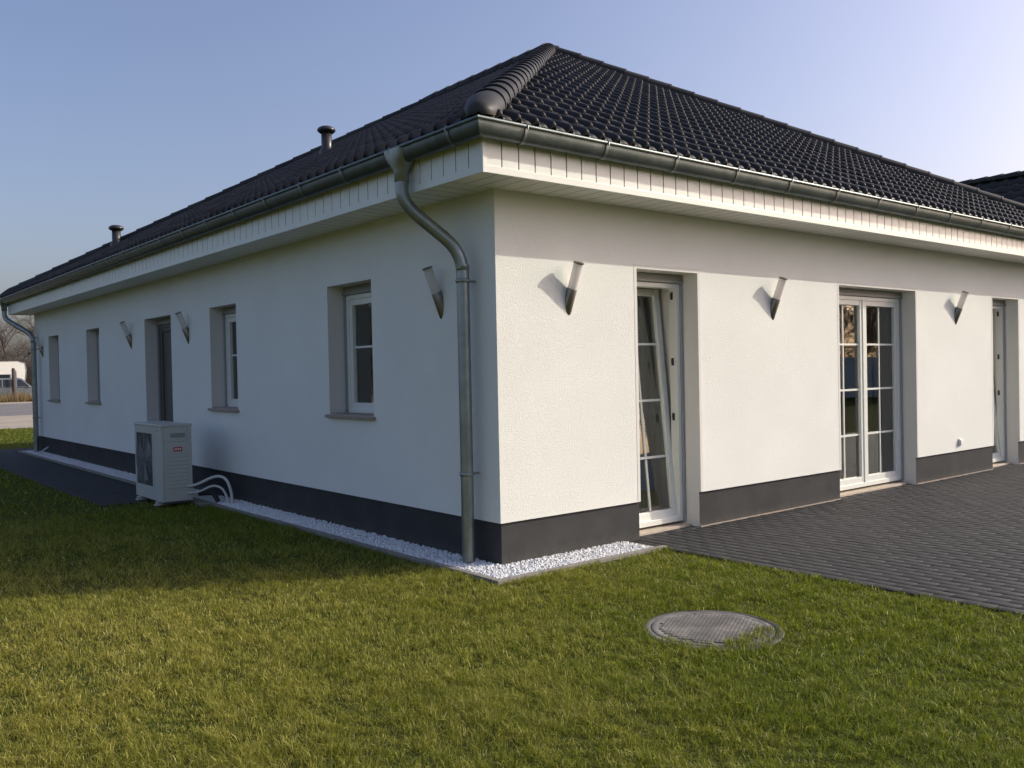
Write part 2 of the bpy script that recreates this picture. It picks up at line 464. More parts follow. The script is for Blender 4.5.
# pebbles
def pebbles():
    bm = bmesh.new(); bmesh.ops.create_icosphere(bm, subdivisions=1, radius=1)
    bv = np.array([v.co[:] for v in bm.verts]); bf = np.array([[v.index for v in f.verts] for f in bm.faces]); bm.free()
    P = []
    def fill(x0, x1, y0, y1, dens):
        k = int((x1 - x0) * (y1 - y0) * dens)
        P.append(np.stack([RNG.uniform(x0, x1, k), RNG.uniform(y0, y1, k)], 1))
    fill(KX + .06, .0, KY + .06, 5.0, 5600); fill(KX + .06, .0, 5.0, 15.8, 3000); fill(0, TX0 - .06, KY + .06, .0, 5600)
    P = np.concatenate(P); k = len(P)
    r = RNG.uniform(.0065, .0125, k)
    z = -.010 + RNG.uniform(0, .018, k)
    # heap slightly towards the house
    d = np.where(P[:, 1] < 0, -P[:, 1], -P[:, 0]); z += .006 * np.clip(1 - d / .3, 0, 1)
    sc = RNG.uniform(.6, 1.25, (k, 1, 3)) * r[:, None, None]
    V = bv[None] * (1 + RNG.normal(0, .14, (k, 12, 1))) * sc
    th = RNG.uniform(0, 6.28, k); c, s = np.cos(th), np.sin(th)
    ph = RNG.uniform(-.7, .7, k); cp, sp_ = np.cos(ph), np.sin(ph)
    x, y, zz = V[..., 0], V[..., 1], V[..., 2]
    y2 = y * cp[:, None] - zz * sp_[:, None]; z2 = y * sp_[:, None] + zz * cp[:, None]
    X = x * c[:, None] - y2 * s[:, None] + P[:, :1]; Y = x * s[:, None] + y2 * c[:, None] + P[:, 1:]
    V = np.stack([X, Y, z2 + z[:, None]], -1).reshape(-1, 3)
    Fc = (bf[None] + (np.arange(k) * 12)[:, None, None]).reshape(-1, 3)
    o = np_mesh('gravel', V, Fc, M['gravel'], np.repeat(RNG.uniform(0, 1, k), len(bf)))
    tag(o, 'white marble gravel strip along the dark plinth', 'gravel', kind='stuff')
pebbles()

# ------------------------------------------------------------------ grass
MHC = (-.135, -2.106); MHR = .398
def grass():
    def inside(x, y):
        ok = np.ones(len(x), bool)
        ok &= ~((x > KX - .012) & (y > KY - .012) & (y < 15.95) & (x < W + .3))
        ok &= ~((x > TX0 + .004) & (y > TY0 - .01) & (y < .5) & (x < TX1 + .01))
        ok &= ~((x > -1.31) & (x < 6.01) & (y > 5.91) & (y < 16.9))
        dm = np.hypot(x - MHC[0], y - MHC[1])
        wob = .012 * np.sin(5 * np.arctan2(y - MHC[1], x - MHC[0])) + .01 * np.sin(11 * np.arctan2(y - MHC[1], x - MHC[0]) + 1)
        lobe = (np.hypot((x + .06) / 1.2, (y + 2.44)) < .15) | (np.hypot(x + .30, y + 2.40) < .07)
        ok &= (dm > MHR - .012 + wob) | lobe
        ok &= (y < 26.5)
        return ok
    Vs, Fs, As, off = [], [], [], 0
    def batch(r0, r1, dens, seg, wbase, half, hs=1.0):
        nonlocal off
        area = half * (r1 * r1 - r0 * r0)
        k = int(area * dens)
        r = np.sqrt(RNG.uniform(r0 * r0, r1 * r1, k)); t = YAW + RNG.uniform(-half, half, k)
        x = CX + r * np.cos(t); y = CY + r * np.sin(t)
        m = inside(x, y); x, y, r = x[m], y[m], r[m]; k = len(x)
        # clumpy length and lean field
        cl = np.sin(x * 5.1 + 1.7 * np.sin(y * 3.3)) * np.sin(y * 4.3 + 1.3 * np.sin(x * 3.9)) + .6 * np.sin(x * 13 + y * 7) * np.sin(y * 11 - x * 5)
        c2 = np.sin(x * 27 + 3 * np.sin(y * 9)) * np.sin(y * 23 + 2.5 * np.sin(x * 11 + 1)) 
        keep = RNG.random(k) < np.clip(.66 + .36 * c2 + .16 * cl, .15, 1)
        x, y, r, cl, c2 = x[keep], y[keep], r[keep], cl[keep], c2[keep]; k = len(x)
        h = hs * (.023 + .017 * RNG.random(k) + .009 * cl + .012 * c2 + .018 * (RNG.random(k) ** 4))
        h = np.clip(h, .012, .11)
        # shorter at the edges of hard surfaces
        wd = wbase * RNG.uniform(.7, 1.35, k)
        az = 2.2 * np.sin(x * 2.1 + y * 1.3) + 1.5 * np.sin(y * 2.9 - x) + RNG.normal(0, 1.8, k)
        lean = h * np.abs(RNG.normal(.85, .5, k))
        ca, sa = np.cos(az), np.sin(az)
        fa = az + math.pi / 2 + RNG.normal(0, .7, k); wx, wy = np.cos(fa) * wd / 2, np.sin(fa) * wd / 2
        z0 = np.where(np.hypot(x - MHC[0], y - MHC[1]) < MHR, -.002, -.016)
        def ring(tt, ww, bend):
            px = x + ca * lean * bend; py = y + sa * lean * bend
            return np.stack([px - wx * ww, py - wy * ww, z0 + h * tt], 1), np.stack([px + wx * ww, py + wy * ww, z0 + h * tt], 1)
        rnd = np.clip(RNG.beta(2, 2.4, k) + (RNG.random(k) < .035) * .5, 0, 1)
        if seg == 2:
            a0, b0 = ring(0, .8, 0); a1, b1 = ring(.55, 1.0, .32); tp = np.stack([x + ca * lean, y + sa * lean, z0 + h * np.clip(1 - .25 * (lean / h) ** 2, .35, 1)], 1)
            V = np.stack([a0, b0, b1, a1, tp], 1).reshape(-1, 3); o = np.arange(k)[:, None] * 5 + off
            F3 = np.concatenate([o + [0, 1, 2], o + [0, 2, 3], o + [3, 2, 4]]); A = np.concatenate([rnd] * 3); off += 5 * k
        else:
            a0, b0 = ring(0, 1, 0); tp = np.stack([x + ca * lean, y + sa * lean, z0 + h], 1)
            V = np.stack([a0, b0, tp], 1).reshape(-1, 3); o = np.arange(k)[:, None] * 3 + off
            F3 = o + np.array([0, 1, 2]); A = rnd; off += 3 * k
        Vs.append(V); Fs.append(F3); As.append(A)
    batch(1.6, 4.5, 22000, 2, .0023, .72)
    batch(4.5, 7.0, 14000, 2, .0031, .70)
    batch(7.0, 11, 5400, 1, .0056, .70)
    batch(11, 18, 1000, 1, .010, .70)
    batch(18, 33, 330, 1, .018, .70)
    o = np_mesh('grass', np.concatenate(Vs), np.concatenate(Fs), M['grass'], np.concatenate(As))
    tag(o, 'short olive green lawn grass with dry straw coloured blades', 'grass', kind='stuff')
    print('grass tris', sum(len(f) for f in Fs))
grass()

# ------------------------------------------------------------------ house
H = empty('house', (0, 0, 0), 'white rendered bungalow with dark tiled hip roof and anthracite plinth', 'house')

WIN_L = [(1.848, 2.698, 1.10), (4.99, 5.83, 1.10), (10.84, 11.66, 1.10), (13.67, 14.49, 1.10)]
DOOR_L = (7.27, 8.42, .02)
DOOR_F = [(1.566, 2.388, .02), (4.81, 6.53, .02), (8.69, 9.54, .02)]

def T(front):
    """facade coordinates (u along, d inward, z) -> world"""
    return (lambda u, d, z: (u, d, z)) if front else (lambda u, d, z: (d, u, z))

def facade(front, length, opens):
    t = T(front); us = sorted({0.0, length} | {o[0] for o in opens} | {o[1] for o in opens}); zs = sorted({ZP, ZH, ZW + .02} | {o[2] for o in opens if o[2] > ZP})
    mb = MB()
    def solid(u, z): return not any(o[0] < u < o[1] and o[2] < z < ZH for o in opens)
    TH = .48
    for i in range(len(us) - 1):
        for j in range(len(zs) - 1):
            if solid((us[i] + us[i + 1]) / 2, (zs[j] + zs[j + 1]) / 2):
                for d in (0, TH):
                    mb.add([t(us[i], d, zs[j]), t(us[i + 1], d, zs[j]), t(us[i + 1], d, zs[j + 1]), t(us[i], d, zs[j + 1])], [[0, 1, 2, 3] if front else [3, 2, 1, 0]])
    # underside where the render stands proud of the plinth
    segs = []; last = 0.0
    for o in sorted(o for o in opens if o[2] < ZP):
        segs.append((last, o[0])); last = o[1]
    segs.append((last, length))
    for a, b in segs:
        mb.add([t(a, 0, ZP), t(b, 0, ZP), t(b, .06, ZP), t(a, .06, ZP)], [[0, 1, 2, 3]])
    o = mb.build('wall', M['stucco'], H)
    # reveals
    for (a, b, zb) in opens:
        mb = MB(); e = .0005
        z0 = zb if zb > ZP else 0.0
        for u in (a, b):
            mb.add([t(u, e, max(z0, ZP)), t(u, TH, max(z0, ZP)), t(u, TH, ZH), t(u, e, ZH)], [[0, 1, 2, 3]])
            if z0 < ZP: mb.add([t(u, PD, z0), t(u, TH, z0), t(u, TH, ZP), t(u, PD, ZP)], [[0, 1, 2, 3]])
        mb.add([t(a, e, ZH), t(b, e, ZH), t(b, TH, ZH), t(a, TH, ZH)], [[0, 1, 2, 3]])
        if zb > ZP: mb.add([t(a, e, zb), t(b, e, zb), t(b, TH, zb), t(a, TH, zb)], [[0, 1, 2, 3]])
        # smooth corner bead, 2 mm proud
        bw = .035
        if front:
            for (u0, u1) in ((a - bw, a), (b, b + bw)):
                mb.box(t(u0, -.002, ZP + .001), t(u1, .0, ZH), .0008)
            mb.box(t(a - bw, -.002, ZH), t(b + bw, .0, ZH + bw), .0008)
        mb.build('reveal', M['reveal'], H)
    # plinth
    for a, b in segs:
        mb = MB(); a2 = a + (PD if a == 0 else 0.0)
        mb.add([t(a2, PD, -.1), t(b, PD, -.1), t(b, PD, ZP + .02), t(a2, PD, ZP + .02)], [[0, 1, 2, 3]])
        mb.build('plinth', M['plinth'], H)

PD = .020
facade(True, W, DOOR_F)
LW = 15.72   # the far eave projects less
facade(False, LW, WIN_L + [DOOR_L])
mb = MB()
mb.add([(W, 0, -.1), (W, LW, -.1), (W, LW, ZW), (W, 0, ZW)], [[0, 1, 2, 3]])
mb.build('wall', M['stucco'], H)
mb = MB()
mb.add([(0, LW, -.1), (W, LW, -.1), (W, LW, ZW), (0, LW, ZW)], [[0, 1, 2, 3]])
mb.build('wall', M['stucco'], H)
# light bead where paving meets plinth
for a, b in ((DOOR_F[0][1], DOOR_F[1][0]), (DOOR_F[1][1], DOOR_F[2][0]), (DOOR_F[2][1], W)):
    mb = MB(); mb.box((a + .003, .008, -.01), (b - .003, .0195, .009), .002)
    mb.build('plinth_seal', M['sill'], H)
for a, b, _z in DOOR_F:   # paving runs into the reveal
    tag(pavers('terrace_strip', a + .002, b - .002, .008, .108, .1, .2, 'x', 0.0, 8), kind='structure')
    sheet('terrace_bed', a + .002, .011, b - .002, .112, -.0085, M['sandbed'])
# interior
mb = MB()
mb.add([(.48, .48, .02), (W - .02, .48, .02), (W - .02, L - .02, .02), (.48, L - .02, .02)], [[0, 1, 2, 3]])
mb.build('interior_floor', M['floor_in'], H)
mb = MB()
mb.add([(.38, .38, 2.6), (W - .02, .38, 2.6), (W - .02, L - .02, 2.6), (.38, L - .02, 2.6)], [[0, 1, 2, 3]])
def part(x0, y0, x1, y1): mb.box((x0, y0, .02), (x1, y1, 2.6))
part(.48, 4.4, W - .02, 4.5); part(3.3, .48, 3.4, 4.4); part(7.9, .48, 8.0, 4.4); part(4.4, 4.5, 4.5, L - .02)
part(.48, 6.5, 4.4, 6.6); part(.48, 9.6, 4.4, 9.7); part(.48, 12.7, 4.4, 12.8)
mb.build('partition', M['interior'], H)

# windows and doors -------------------------------------------------
def frame_bars(mb, t, u0, u1, z0, z1, d0, d1, w, wb=None, bev=.006, mat=None):
    wb = wb or w
    def b(a, c): mb.box(t(*a), t(*c), bev)
    b((u0, d0, z0), (u0 + w, d1, z1)); b((u1 - w, d0, z0), (u1, d1, z1))
    b((u0 + w, d0 + .001, z0), (u1 - w, d1 - .001, z0 + wb)); b((u0 + w, d0 + .001, z1 - w), (u1 - w, d1 - .001, z1))

def opening(front, a, b, z0, kind, name, leaves=1, tilt=0.0, hmunt=(), vmunt=True, pane_mat='glass', lab=None):
    t = T(front)
    g = .0015
    zt = ZH - .085            # underside of shutter box
    mb = MB(); frame_bars(mb, t, a + .032, b - .032, z0 + (.025 if kind == 'door' else .0), zt, REV + .014, REV + .105, .045, .05)
    fr = mb.build(name, M['pvc'] if pane_mat != 'dark' else M['door_dark'], H)
    # shutter box and rails
    mb = MB(); mb.box(t(a + g, REV, zt + .001), t(b - g, REV + .16, ZH - g), .004)
    mb.box(t(a + g, REV - .012, zt + .004), t(b - g, REV - .001, zt + .03), .003)
    mb.build('shutter_box', M['shutter'], fr)
    for (u0, u1) in ((a + g, a + .031), (b - .031, b - g)):
        mb = MB(); mb.box(t(u0, REV, z0 + .03), t(u1, REV + .022, zt - .001), .003); mb.box(t(u0, REV + .024, z0 + .03), t(u1, REV + .12, zt - .001), .003)
        mb.box(t((u0 + u1) / 2 - .005, REV - .004, z0 + .03), t((u0 + u1) / 2 + .005, REV - .0005, zt - .002), .001)
        mb.build('guide_rail', M['rail'], fr)
    # sill / threshold
    mb = MB()
    if kind == 'window':
        mb.box(t(a - .03, -.045, z0 - .032), t(b + .03, -.0005, z0 - .002), .005)
        mb.box(t(a + g, -.002, z0 - .0), t(b - g, REV + .03, z0 + .012), .003)
        mb.build('sill', M['sill'], fr)
    else:
        mb.box(t(a + g, .112 if front else -.005, -.04), t(b - g, REV + .12, .022), .004)
        mb.build('threshold', M['threshold'], fr)
    # sashes
    iu0, iu1 = a + .032 + .028, b - .032 - .028
    iz0, iz1 = z0 + (.025 if kind == 'door' else 0) + .035, zt - .032
    n = leaves
    for k in range(n):
        s0 = iu0 + (iu1 - iu0) * k / n + (.002 if k else 0); s1 = iu0 + (iu1 - iu0) * (k + 1) / n - (.002 if k < n - 1 else 0)
        sw = .072; sb = .085 if kind == 'door' else .075
        d0, d1 = REV + .026, REV + .100
        def tt(u, d, z, t=t):
            if tilt: d = d + (z - iz0) * tilt
            return t(u, d, z)
        mb = MB(); 
        if tilt:
            m2 = MB(); frame_bars(m2, t, s0, s1, iz0, iz1, d0 + .02, d1 + .02, sw, sb)
            ii = 1 if front else 0
            mb = m2; mb.v = [tuple((c + (v[2] - iz0) * tilt) if q == ii else c for q, c in enumerate(v)) for v in mb.v]
            dd = .02
        else:
            frame_bars(mb, t, s0, s1, iz0, iz1, d0, d1, sw, sb); dd = 0
        if n == 2 and k == 1:
            mb.box(t(s0 - .028, d0 - .010, iz0), t(s0 + .025, d0 - .001, iz1), .006)
        mb.build('sash', M['pvc'] if pane_mat != 'dark' else M['door_dark'], fr)
        gu0, gu1, gz0, gz1 = s0 + sw - .004, s1 - sw + .004, iz0 + sb - .004, iz1 - sw + .004
        gd = (d0 + d1) / 2 + dd
        if pane_mat == 'glass':
            mb = MB(); mb.add([tt(gu0, gd, gz0), tt(gu1, gd, gz0), tt(gu1, gd, gz1), tt(gu0, gd, gz1)], [[0, 1, 2, 3] if front else [3, 2, 1, 0]])
            mb.build('pane', M['glass'], fr)
            mb = MB()
            def bar(u0, u1, z0_, z1_):
                vs = [tt(u, gd + dq, z) for dq in (-.012, .012) for (u, z) in ((u0, z0_), (u1, z0_), (u1, z1_), (u0, z1_))]
                mb.add(vs, [[0, 1, 2, 3], [4, 5, 6, 7], [0, 1, 5, 4], [1, 2, 6, 5], [2, 3, 7, 6], [3, 0, 4, 7]])
            for hz in hmunt: bar(gu0, gu1, hz - .011, hz + .011)
            if vmunt:
                um = (gu0 + gu1) / 2; zz = [gz0] + [x for x in hmunt] + [gz1]
                for q in range(len(zz) - 1): bar(um - .009, um + .009, zz[q] + .0112, zz[q + 1] - .0112)
            if mb.v: mb.build('glazing_bar', M['pvc'], fr)
        else:
            mb = MB(); mb.box(t(gu0, gd - .01, gz0), t(gu1, gd + .02, gz1), .002)
            um = gu0 + (gu1 - gu0) * .55
            mb.box(t(um - .014, gd - .016, gz0 + .02), t(um + .014, gd - .0105, gz1 - .02), .002)
            mb.build('door_panel', M['door_dark'], fr)
    if tilt:
        for z in (2.17, 1.55, 1.03):
            mb = MB(); mb.box(t(b - .087, REV + .055, z - .035), t(b - .0775, REV + .08, z + .035), .002)
            mb.box(t(b - .093, REV + .06, z - .012), t(b - .0875, REV + .078, z + .022), .002)
            mb.build('strike_plate', M['hinge'], fr)
    return fr

HM = (.66, 1.19, 1.72)
opening(True, *DOOR_F[0], 'door', 'glazed_door', 1, .092, HM)
opening(True, *DOOR_F[1], 'door', 'glazed_door', 2, 0.0, HM)
opening(True, *DOOR_F[2], 'door', 'glazed_door', 1, .092, HM)
for wl in WIN_L: opening(False, *wl, 'window', 'window', 1, 0, (1.76,), False)
opening(False, *DOOR_L, 'door', 'side_door', 1, 0, (), False, 'dark')

# curtains hanging inside
def curtain(front, a, b, d, z0, z1, label, amp=.025, per=.11, mat='curtain'):
    t = T(front); mb = MB(); n = max(8, int((b - a) / .012)); vs = []; ph = random.uniform(0, 6)
    for i in range(n + 1):
        u = a + (b - a) * i / n
        dd = d + amp * math.sin(2 * math.pi * u / per + ph + .8 * math.sin(u * 17)) + .35 * amp * math.sin(u * 131)
        vs += [t(u, dd, z0), t(u + .006 * math.sin(u * 40), dd * .5 + d * .5, z1)]
    mb.add(vs, [[2 * i, 2 * i + 2, 2 * i + 3, 2 * i + 1] for i in range(n)], smooth=True)
    o = mb.build('curtain', M[mat]); tag(o, label, 'curtain', 'curtains behind the glass')
curtain(True, 1.60, 3.22, .58, .06, 2.45, 'beige curtain hanging behind the tilted glazed door nearest the house corner')
curtain(True, 6.35, 7.3, .56, .06, 2.45, 'beige curtain at the right side of the double glazed door')
curtain(False, 1.7, 4.35, .58, 1.0, 2.45, 'brown curtain behind the small window nearest the house corner', mat='curtain_dark')

# eaves: soffit boards, fascia boards ------------------------------------------------
mb = MB(); z = ZW + .004
def soffit(along, s0, s1, d0, d1, clip):
    s = s0
    while s < s1:
        e = min(s + .155, s1)
        P = [(s + .003, d0), (e - .003, d0), (e - .003, d1), (s + .003, d1)]
        if along == 'x': mb.add([(p[0], p[1], z) for p in P], [[0, 1, 2, 3]])
        else: mb.add([(p[1], p[0], z) for p in P], [[0, 1, 2, 3]])
        s = e
# boards along the front run outwards from the wall, between mitres
soffit('x', 0, W, -FO + .02, 0, None); soffit('y', 0, L, -FO + .02, 0, None)
for (x0, y0, x1, y1) in ((-FO + .02, -FO + .02, 0, 0),):
    k = 0
    for i in range(3):
        a = x0 + (x1 - x0) * i / 3; b_ = x0 + (x1 - x0) * (i + 1) / 3
        mb.add([(a + .003, y0, z), (b_ - .003, y0, z), (b_ - .003, y1, z), (a + .003, y1, z)], [[0, 1, 2, 3]])
mb.add([(-FO + .02, L, z), (W + FO, L, z), (W + FO, L + FO, z), (-FO + .02, L + FO, z)], [[0, 1, 2, 3]])
mb.add([(W, -FO + .02, z), (W + FO, -FO + .02, z), (W + FO, L, z), (W, L, z)], [[0, 1, 2, 3]])
mb.build('soffit', M['soffit'], H)
mb = MB(); mb.add([(-FO + .03, -FO + .03, z + .008), (W + FO - .03, -FO + .03, z + .008), (W + FO - .03, L + FO - .03, z + .008), (-FO + .03, L + FO - .03, z + .008)], [[0, 1, 2, 3]])
mb.build('soffit_backing', M['dark_gap'], H)
mb = MB(); bk = MB()
FT = 3.22
def fascia(along, s0, s1, o, sgn):
    # o = coordinate of outer face, sgn = outward sign
    i0, i1 = o, o - sgn * .016
    s = s0 + .01
    def bb(m, a, b, za, zb, p, q, bev):
        if along == 'x': m.box((a, p, za), (b, q, zb), bev)
        else: m.box((p, a, za), (q, b, zb), bev)
    bb(bk, s0 + .02, s1 - .02, ZW + .01, FT, o - sgn * .012, o - sgn * .022, 0)
    while s < s1 - .01:
        e = min(s + .155, s1 - .01)
        bb(mb, s + .0048, e - .0048, ZW + .045, FT, o - sgn * .002, o - sgn * .012, .002)
        s = e
    bb(mb, s0, s1, ZW - .004, ZW + .048, o + sgn * .003, o - sgn * .014, .003)
fascia('x', -FO + .004, W + FO - .004, -FO, -1); fascia('y', -FO + .004, L + FO - .004, -FO, -1)
fascia('x', -FO + .004, W + FO - .004, L + FO, 1); fascia('y', -FO + .004, L + FO - .004, W + FO, 1)
for cx, cy, sx, sy in ((-FO, -FO, 1, 1), (W + FO, -FO, -1, 1), (-FO, L + FO, 1, -1), (W + FO, L + FO, -1, -1)):
    mb.box((cx - sx * .005, cy - sy * .005, ZW - .006), (cx + sx * .02, cy + sy * .02, FT - .002), .002)
mb.build('fascia', M['pvc'], H)
bk.build('fascia_backing', M['groove'], H)

# roof ------------------------------------------------------------------------------
RS = .165; CO = .335
def rollprof():
    s = [0, .04, .10, .16, .22, .28, .34, .40, .44, .56, .70, .84, .96]
    h = [(.047 * math.sin(math.pi * x / .42) ** .8 if 0 < x < .42 else .012 * math.sin(math.pi * max(0, x - .42) / .58)) for x in s]
    return s, h
def slope(name, u0, u1, place, run, clips, seed, parent):
    """place(u, h, n): u along eave, h horizontal distance up from eave, n normal offset -> world"""
    rg = np.random.default_rng(seed); sl = run / math.cos(PITCH); nc = int(math.ceil(sl / CO)); ps, ph = rollprof()
    us = []; hs = []; tid = []
    nr = int(math.ceil((u1 - u0) / RS)) + 1
    for r in range(nr):
        for s, h in zip(ps, ph):
            hh = h
            if r % 2 == 1 and s > .95: hh = -.008
            us.append(u0 + (r + s) * RS - .04); hs.append(hh); tid.append((r + (1 if s >= .95 else 0)) // 2)
    us = np.array(us); hs = np.array(hs); tid = np.array(tid); k = len(us)
    V = []; Fc = []; A = []
    for c in range(nc):
        v0 = c * CO; v1 = (c + 1) * CO
        jit = rg.normal(0, .0016, tid.max() + 2); col = np.clip(rg.normal(.5, .25, tid.max() + 2), 0, 1)
        jn = jit[tid]
        rows = [(v0, -.004 + hs * .9), (v0 - .006, .016 + hs + jn), (v0 - .001, .028 + hs + jn), (v0 + .020, .037 + hs + jn), (v0 + .06, .035 + hs + jn), (v0 + .16, .024 + hs + jn), (v1 + .01, hs * .97)]
        base = len(V) // 1
        for (vv, nn) in rows:
            hz = vv * math.cos(PITCH)
            V += [place(u, hz, nq) for u, nq in zip(us, nn)]
        for rI in range(len(rows) - 1):
            for i in range(k - 1):
                a = base + rI * k + i
                Fc.append((a, a + 1, a + 1 + k, a + k)); A.append(float(col[tid[i]]))
    mb = MB(); mb.v = V; mb.f = [list(f) for f in Fc]; mb.attr = A; mb.sm = [True] * len(Fc); mb.mi = [0] * len(Fc)
    o = mb.build(name, M['tile'], parent, clip=clips)
    me = o.data
    try: me.set_sharp_from_angle(angle=R_(50))
    except Exception: pass
    return o
sn, cs = math.sin(PITCH), math.cos(PITCH)
def pl_front(u, h, n): return (u, -EO + h - n * sn, EZ + h * TP + n * cs)
def pl_left(u, h, n): return (-EO + h - n * sn, u, EZ + h * TP + n * cs)
def pl_right(u, h, n): return (W + EO - h + n * sn, u, EZ + h * TP + n * cs)
def pl_back(u, h, n): return (u, L + EO - h + n * sn, EZ + h * TP + n * cs)
HALF = W / 2 + EO
APEX_Z = EZ + HALF * TP
a0, a1 = -EO, W + EO
bx_ = (0, 0, 0)
mbd = MB()  # roof deck under the tiles
A_ = (W / 2, W / 2, APEX_Z); B_ = (W / 2, L - W / 2, APEX_Z)
c00, c10, c11, c01 = (-EO + .03, -EO + .03, EZ), (W + EO - .03, -EO + .03, EZ), (W + EO - .03, L + EO - .03, EZ), (-EO + .03, L + EO - .03, EZ)
dz = lambda p: (p[0], p[1], p[2] - .02)
mbd.add([dz(p) for p in (c00, c10, c11, c01, A_, B_)], [[0, 1, 4], [1, 2, 5, 4], [2, 3, 5], [3, 0, 4, 5]])
roof = mbd.build('roof', M['dark_gap'], H)
slope('roof_tiles', a0, a1, pl_front, HALF + .02, [((0, 0, 0), (-1, 1, 0)), ((W, 0, 0), (1, 1, 0))], 1, roof)
slope('roof_tiles', -EO, L + EO, pl_left, HALF + .02, [((0, 0, 0), (1, -1, 0)), ((0, L, 0), (1, 1, 0)), ((W / 2, 0, 0), (1, 0, 0))], 2, roof)
slope('roof_tiles', -EO, L + EO, pl_right, HALF + .02, [((W, 0, 0), (-1, -1, 0)), ((W, L, 0), (-1, 1, 0)), ((W / 2, 0, 0), (-1, 0, 0))], 3, roof)
slope('roof_tiles', a0, a1, pl_back, HALF + .02, [((0, L, 0), (-1, -1, 0)), ((W, L, 0), (1, -1, 0))], 4, roof)

def caps(A, B, name, starter, parent, cover=.40, r0=.136, r1=.129, raise_=.018):
    A, B = Vector(A), Vector(B); d = (B - A).normalized(); side = d.cross(Vector((0, 0, 1))).normalized(); up = side.cross(d)
    Ln = (B - A).length; mb = MB(); nseg = 14
    k = int(Ln / cover)
    for i in range(k + 1):
        s0 = i * cover; s1 = min(s0 + cover + .05, Ln + .06)
        if s1 - s0 < .08: continue
        at = random.random(); lift0 = raise_ + .011; lift1 = raise_ - .002
        prof = [(s0, r0 - .016, lift0), (s0, r0, lift0), (s0 + .03, r0 + .002, lift0), (s0 + .034, r0 - .004, lift0), (s1, r1, lift1)]
        if i == 0 and starter:
            prof = [(s0 - .15, .012, lift0), (s0 - .146, .04, lift0), (s0 - .12, .075, lift0), (s0 - .07, .100, lift0 - .01), (s0 + .02, .122, lift0 - .012), (s0 + .14, .134, lift0 - .004), (s1, r1, lift1)]
        vs = []; fs = []
        for (s, r, lf) in prof:
            for q in range(nseg + 1):
                t = math.pi * (-.08 + 1.16 * q / nseg)
                vs.append(A + d * s + side * (r * math.cos(t)) + up * (lf + r * .86 * math.sin(t)))
        m = nseg + 1
        for a in range(len(prof) - 1):
            for q in range(nseg): fs.append([a * m + q, a * m + q + 1, (a + 1) * m + q + 1, (a + 1) * m + q])
        mb.add(vs, fs, at, True)
    o = mb.build(name, M['tile'], parent)
    try: o.data.set_sharp_from_angle(angle=R_(45))
    except Exception: pass
    return o
e = .06
def lerp3(a, b, t): return tuple(a[i] + (b[i] - a[i]) * t for i in range(3))
EA = EZ + .012
for cpt, ap in (((-EO, -EO, EA), A_), ((W + EO, -EO, EA), A_), ((-EO, L + EO, EA), B_), ((W + EO, L + EO, EA), B_)):
    caps(lerp3(cpt, ap, .012), (ap[0], ap[1], ap[2] + .012), 'hip_tiles', True, roof)
caps((A_[0], A_[1] + .02, A_[2] + .03), (B_[0], B_[1], B_[2] + .03), 'ridge_tiles', False, roof)
mb = MB(); mb.lathe([(0.0, .135), (.06, .128), (.11, .095), (.135, .03), (.14, -.03)], (A_[0], A_[1], A_[2] + .02), 20)
mb.build('ridge_end_cap', M['tile'], roof)
mb = MB(); mb.lathe([(0.0, .135), (.06, .128), (.11, .095), (.135, .03), (.14, -.03)], (B_[0], B_[1], B_[2] + .02), 20)
mb.build('ridge_end_cap', M['tile'], roof)

# roof vents
def vent(x, y, h, r):
    zb = EZ + (x + EO) * TP
    mb = MB()
    mb.lathe([(r * 1.45, -.12), (r * 1.4, .06), (r * 1.05, .12), (r, .14), (r, h), (r * .98, h)], (x, y, zb), 20)
    v = mb.build('roof_vent', M['vent'], roof)
    mb = MB(); mb.lathe([(r * 1.05, h - .02), (r * 1.35, h - .015), (r * 1.72, h + .015), (r * 1.75, h + .03), (r * 1.55, h + .06), (r * 1.0, h + .085), (.001, h + .092)], (x, y, zb), 20)
    mb.build('vent_cap', M['vent'], H).parent = roof
vent(2.72, 7.75, .38, .085)
vent(1.2, 13.95, .36, .085)

# gutter --------------------------------------------------------------------------
GC, GR, GD, GZ = .511, .071, .103, 3.195
def gprof():
    P = []
    for q in range(13):
        t = math.pi * q / 12
        P.append((GC + GR * math.cos(t), GZ - GD * math.sin(t)))
    inner = [(GC + (GR - .004) * math.cos(math.pi * q / 12), GZ - (GD - .004) * math.sin(math.pi * q / 12)) for q in range(12, -1, -1)]
    return P + inner
def sweep(prof, mb, at=.5, smooth=True):
    n = len(prof)
    vs = []
    for (a, z) in prof:
        vs += [(-a, -a, z), (W + a, -a, z), (W + a, L + a, z), (-a, L + a, z)]
    fs = []
    for i in range(n):
        j = (i + 1) % n
        for c in range(4):
            c2 = (c + 1) % 4
            fs.append([i * 4 + c, i * 4 + c2, j * 4 + c2, j * 4 + c])
    mb.add(vs, fs, at, smooth)
mb = MB(); sweep(gprof(), mb)
bead = [(GC + GR + .002 + .014 * math.cos(2 * math.pi * q / 10), GZ + .004 + .014 * math.sin(2 * math.pi * q / 10)) for q in range(10)]
sweep(bead, mb)
gut = mb.build('gutter', M['zinc'], H)
try: gut.data.set_sharp_from_angle(angle=R_(40))
except Exception: pass
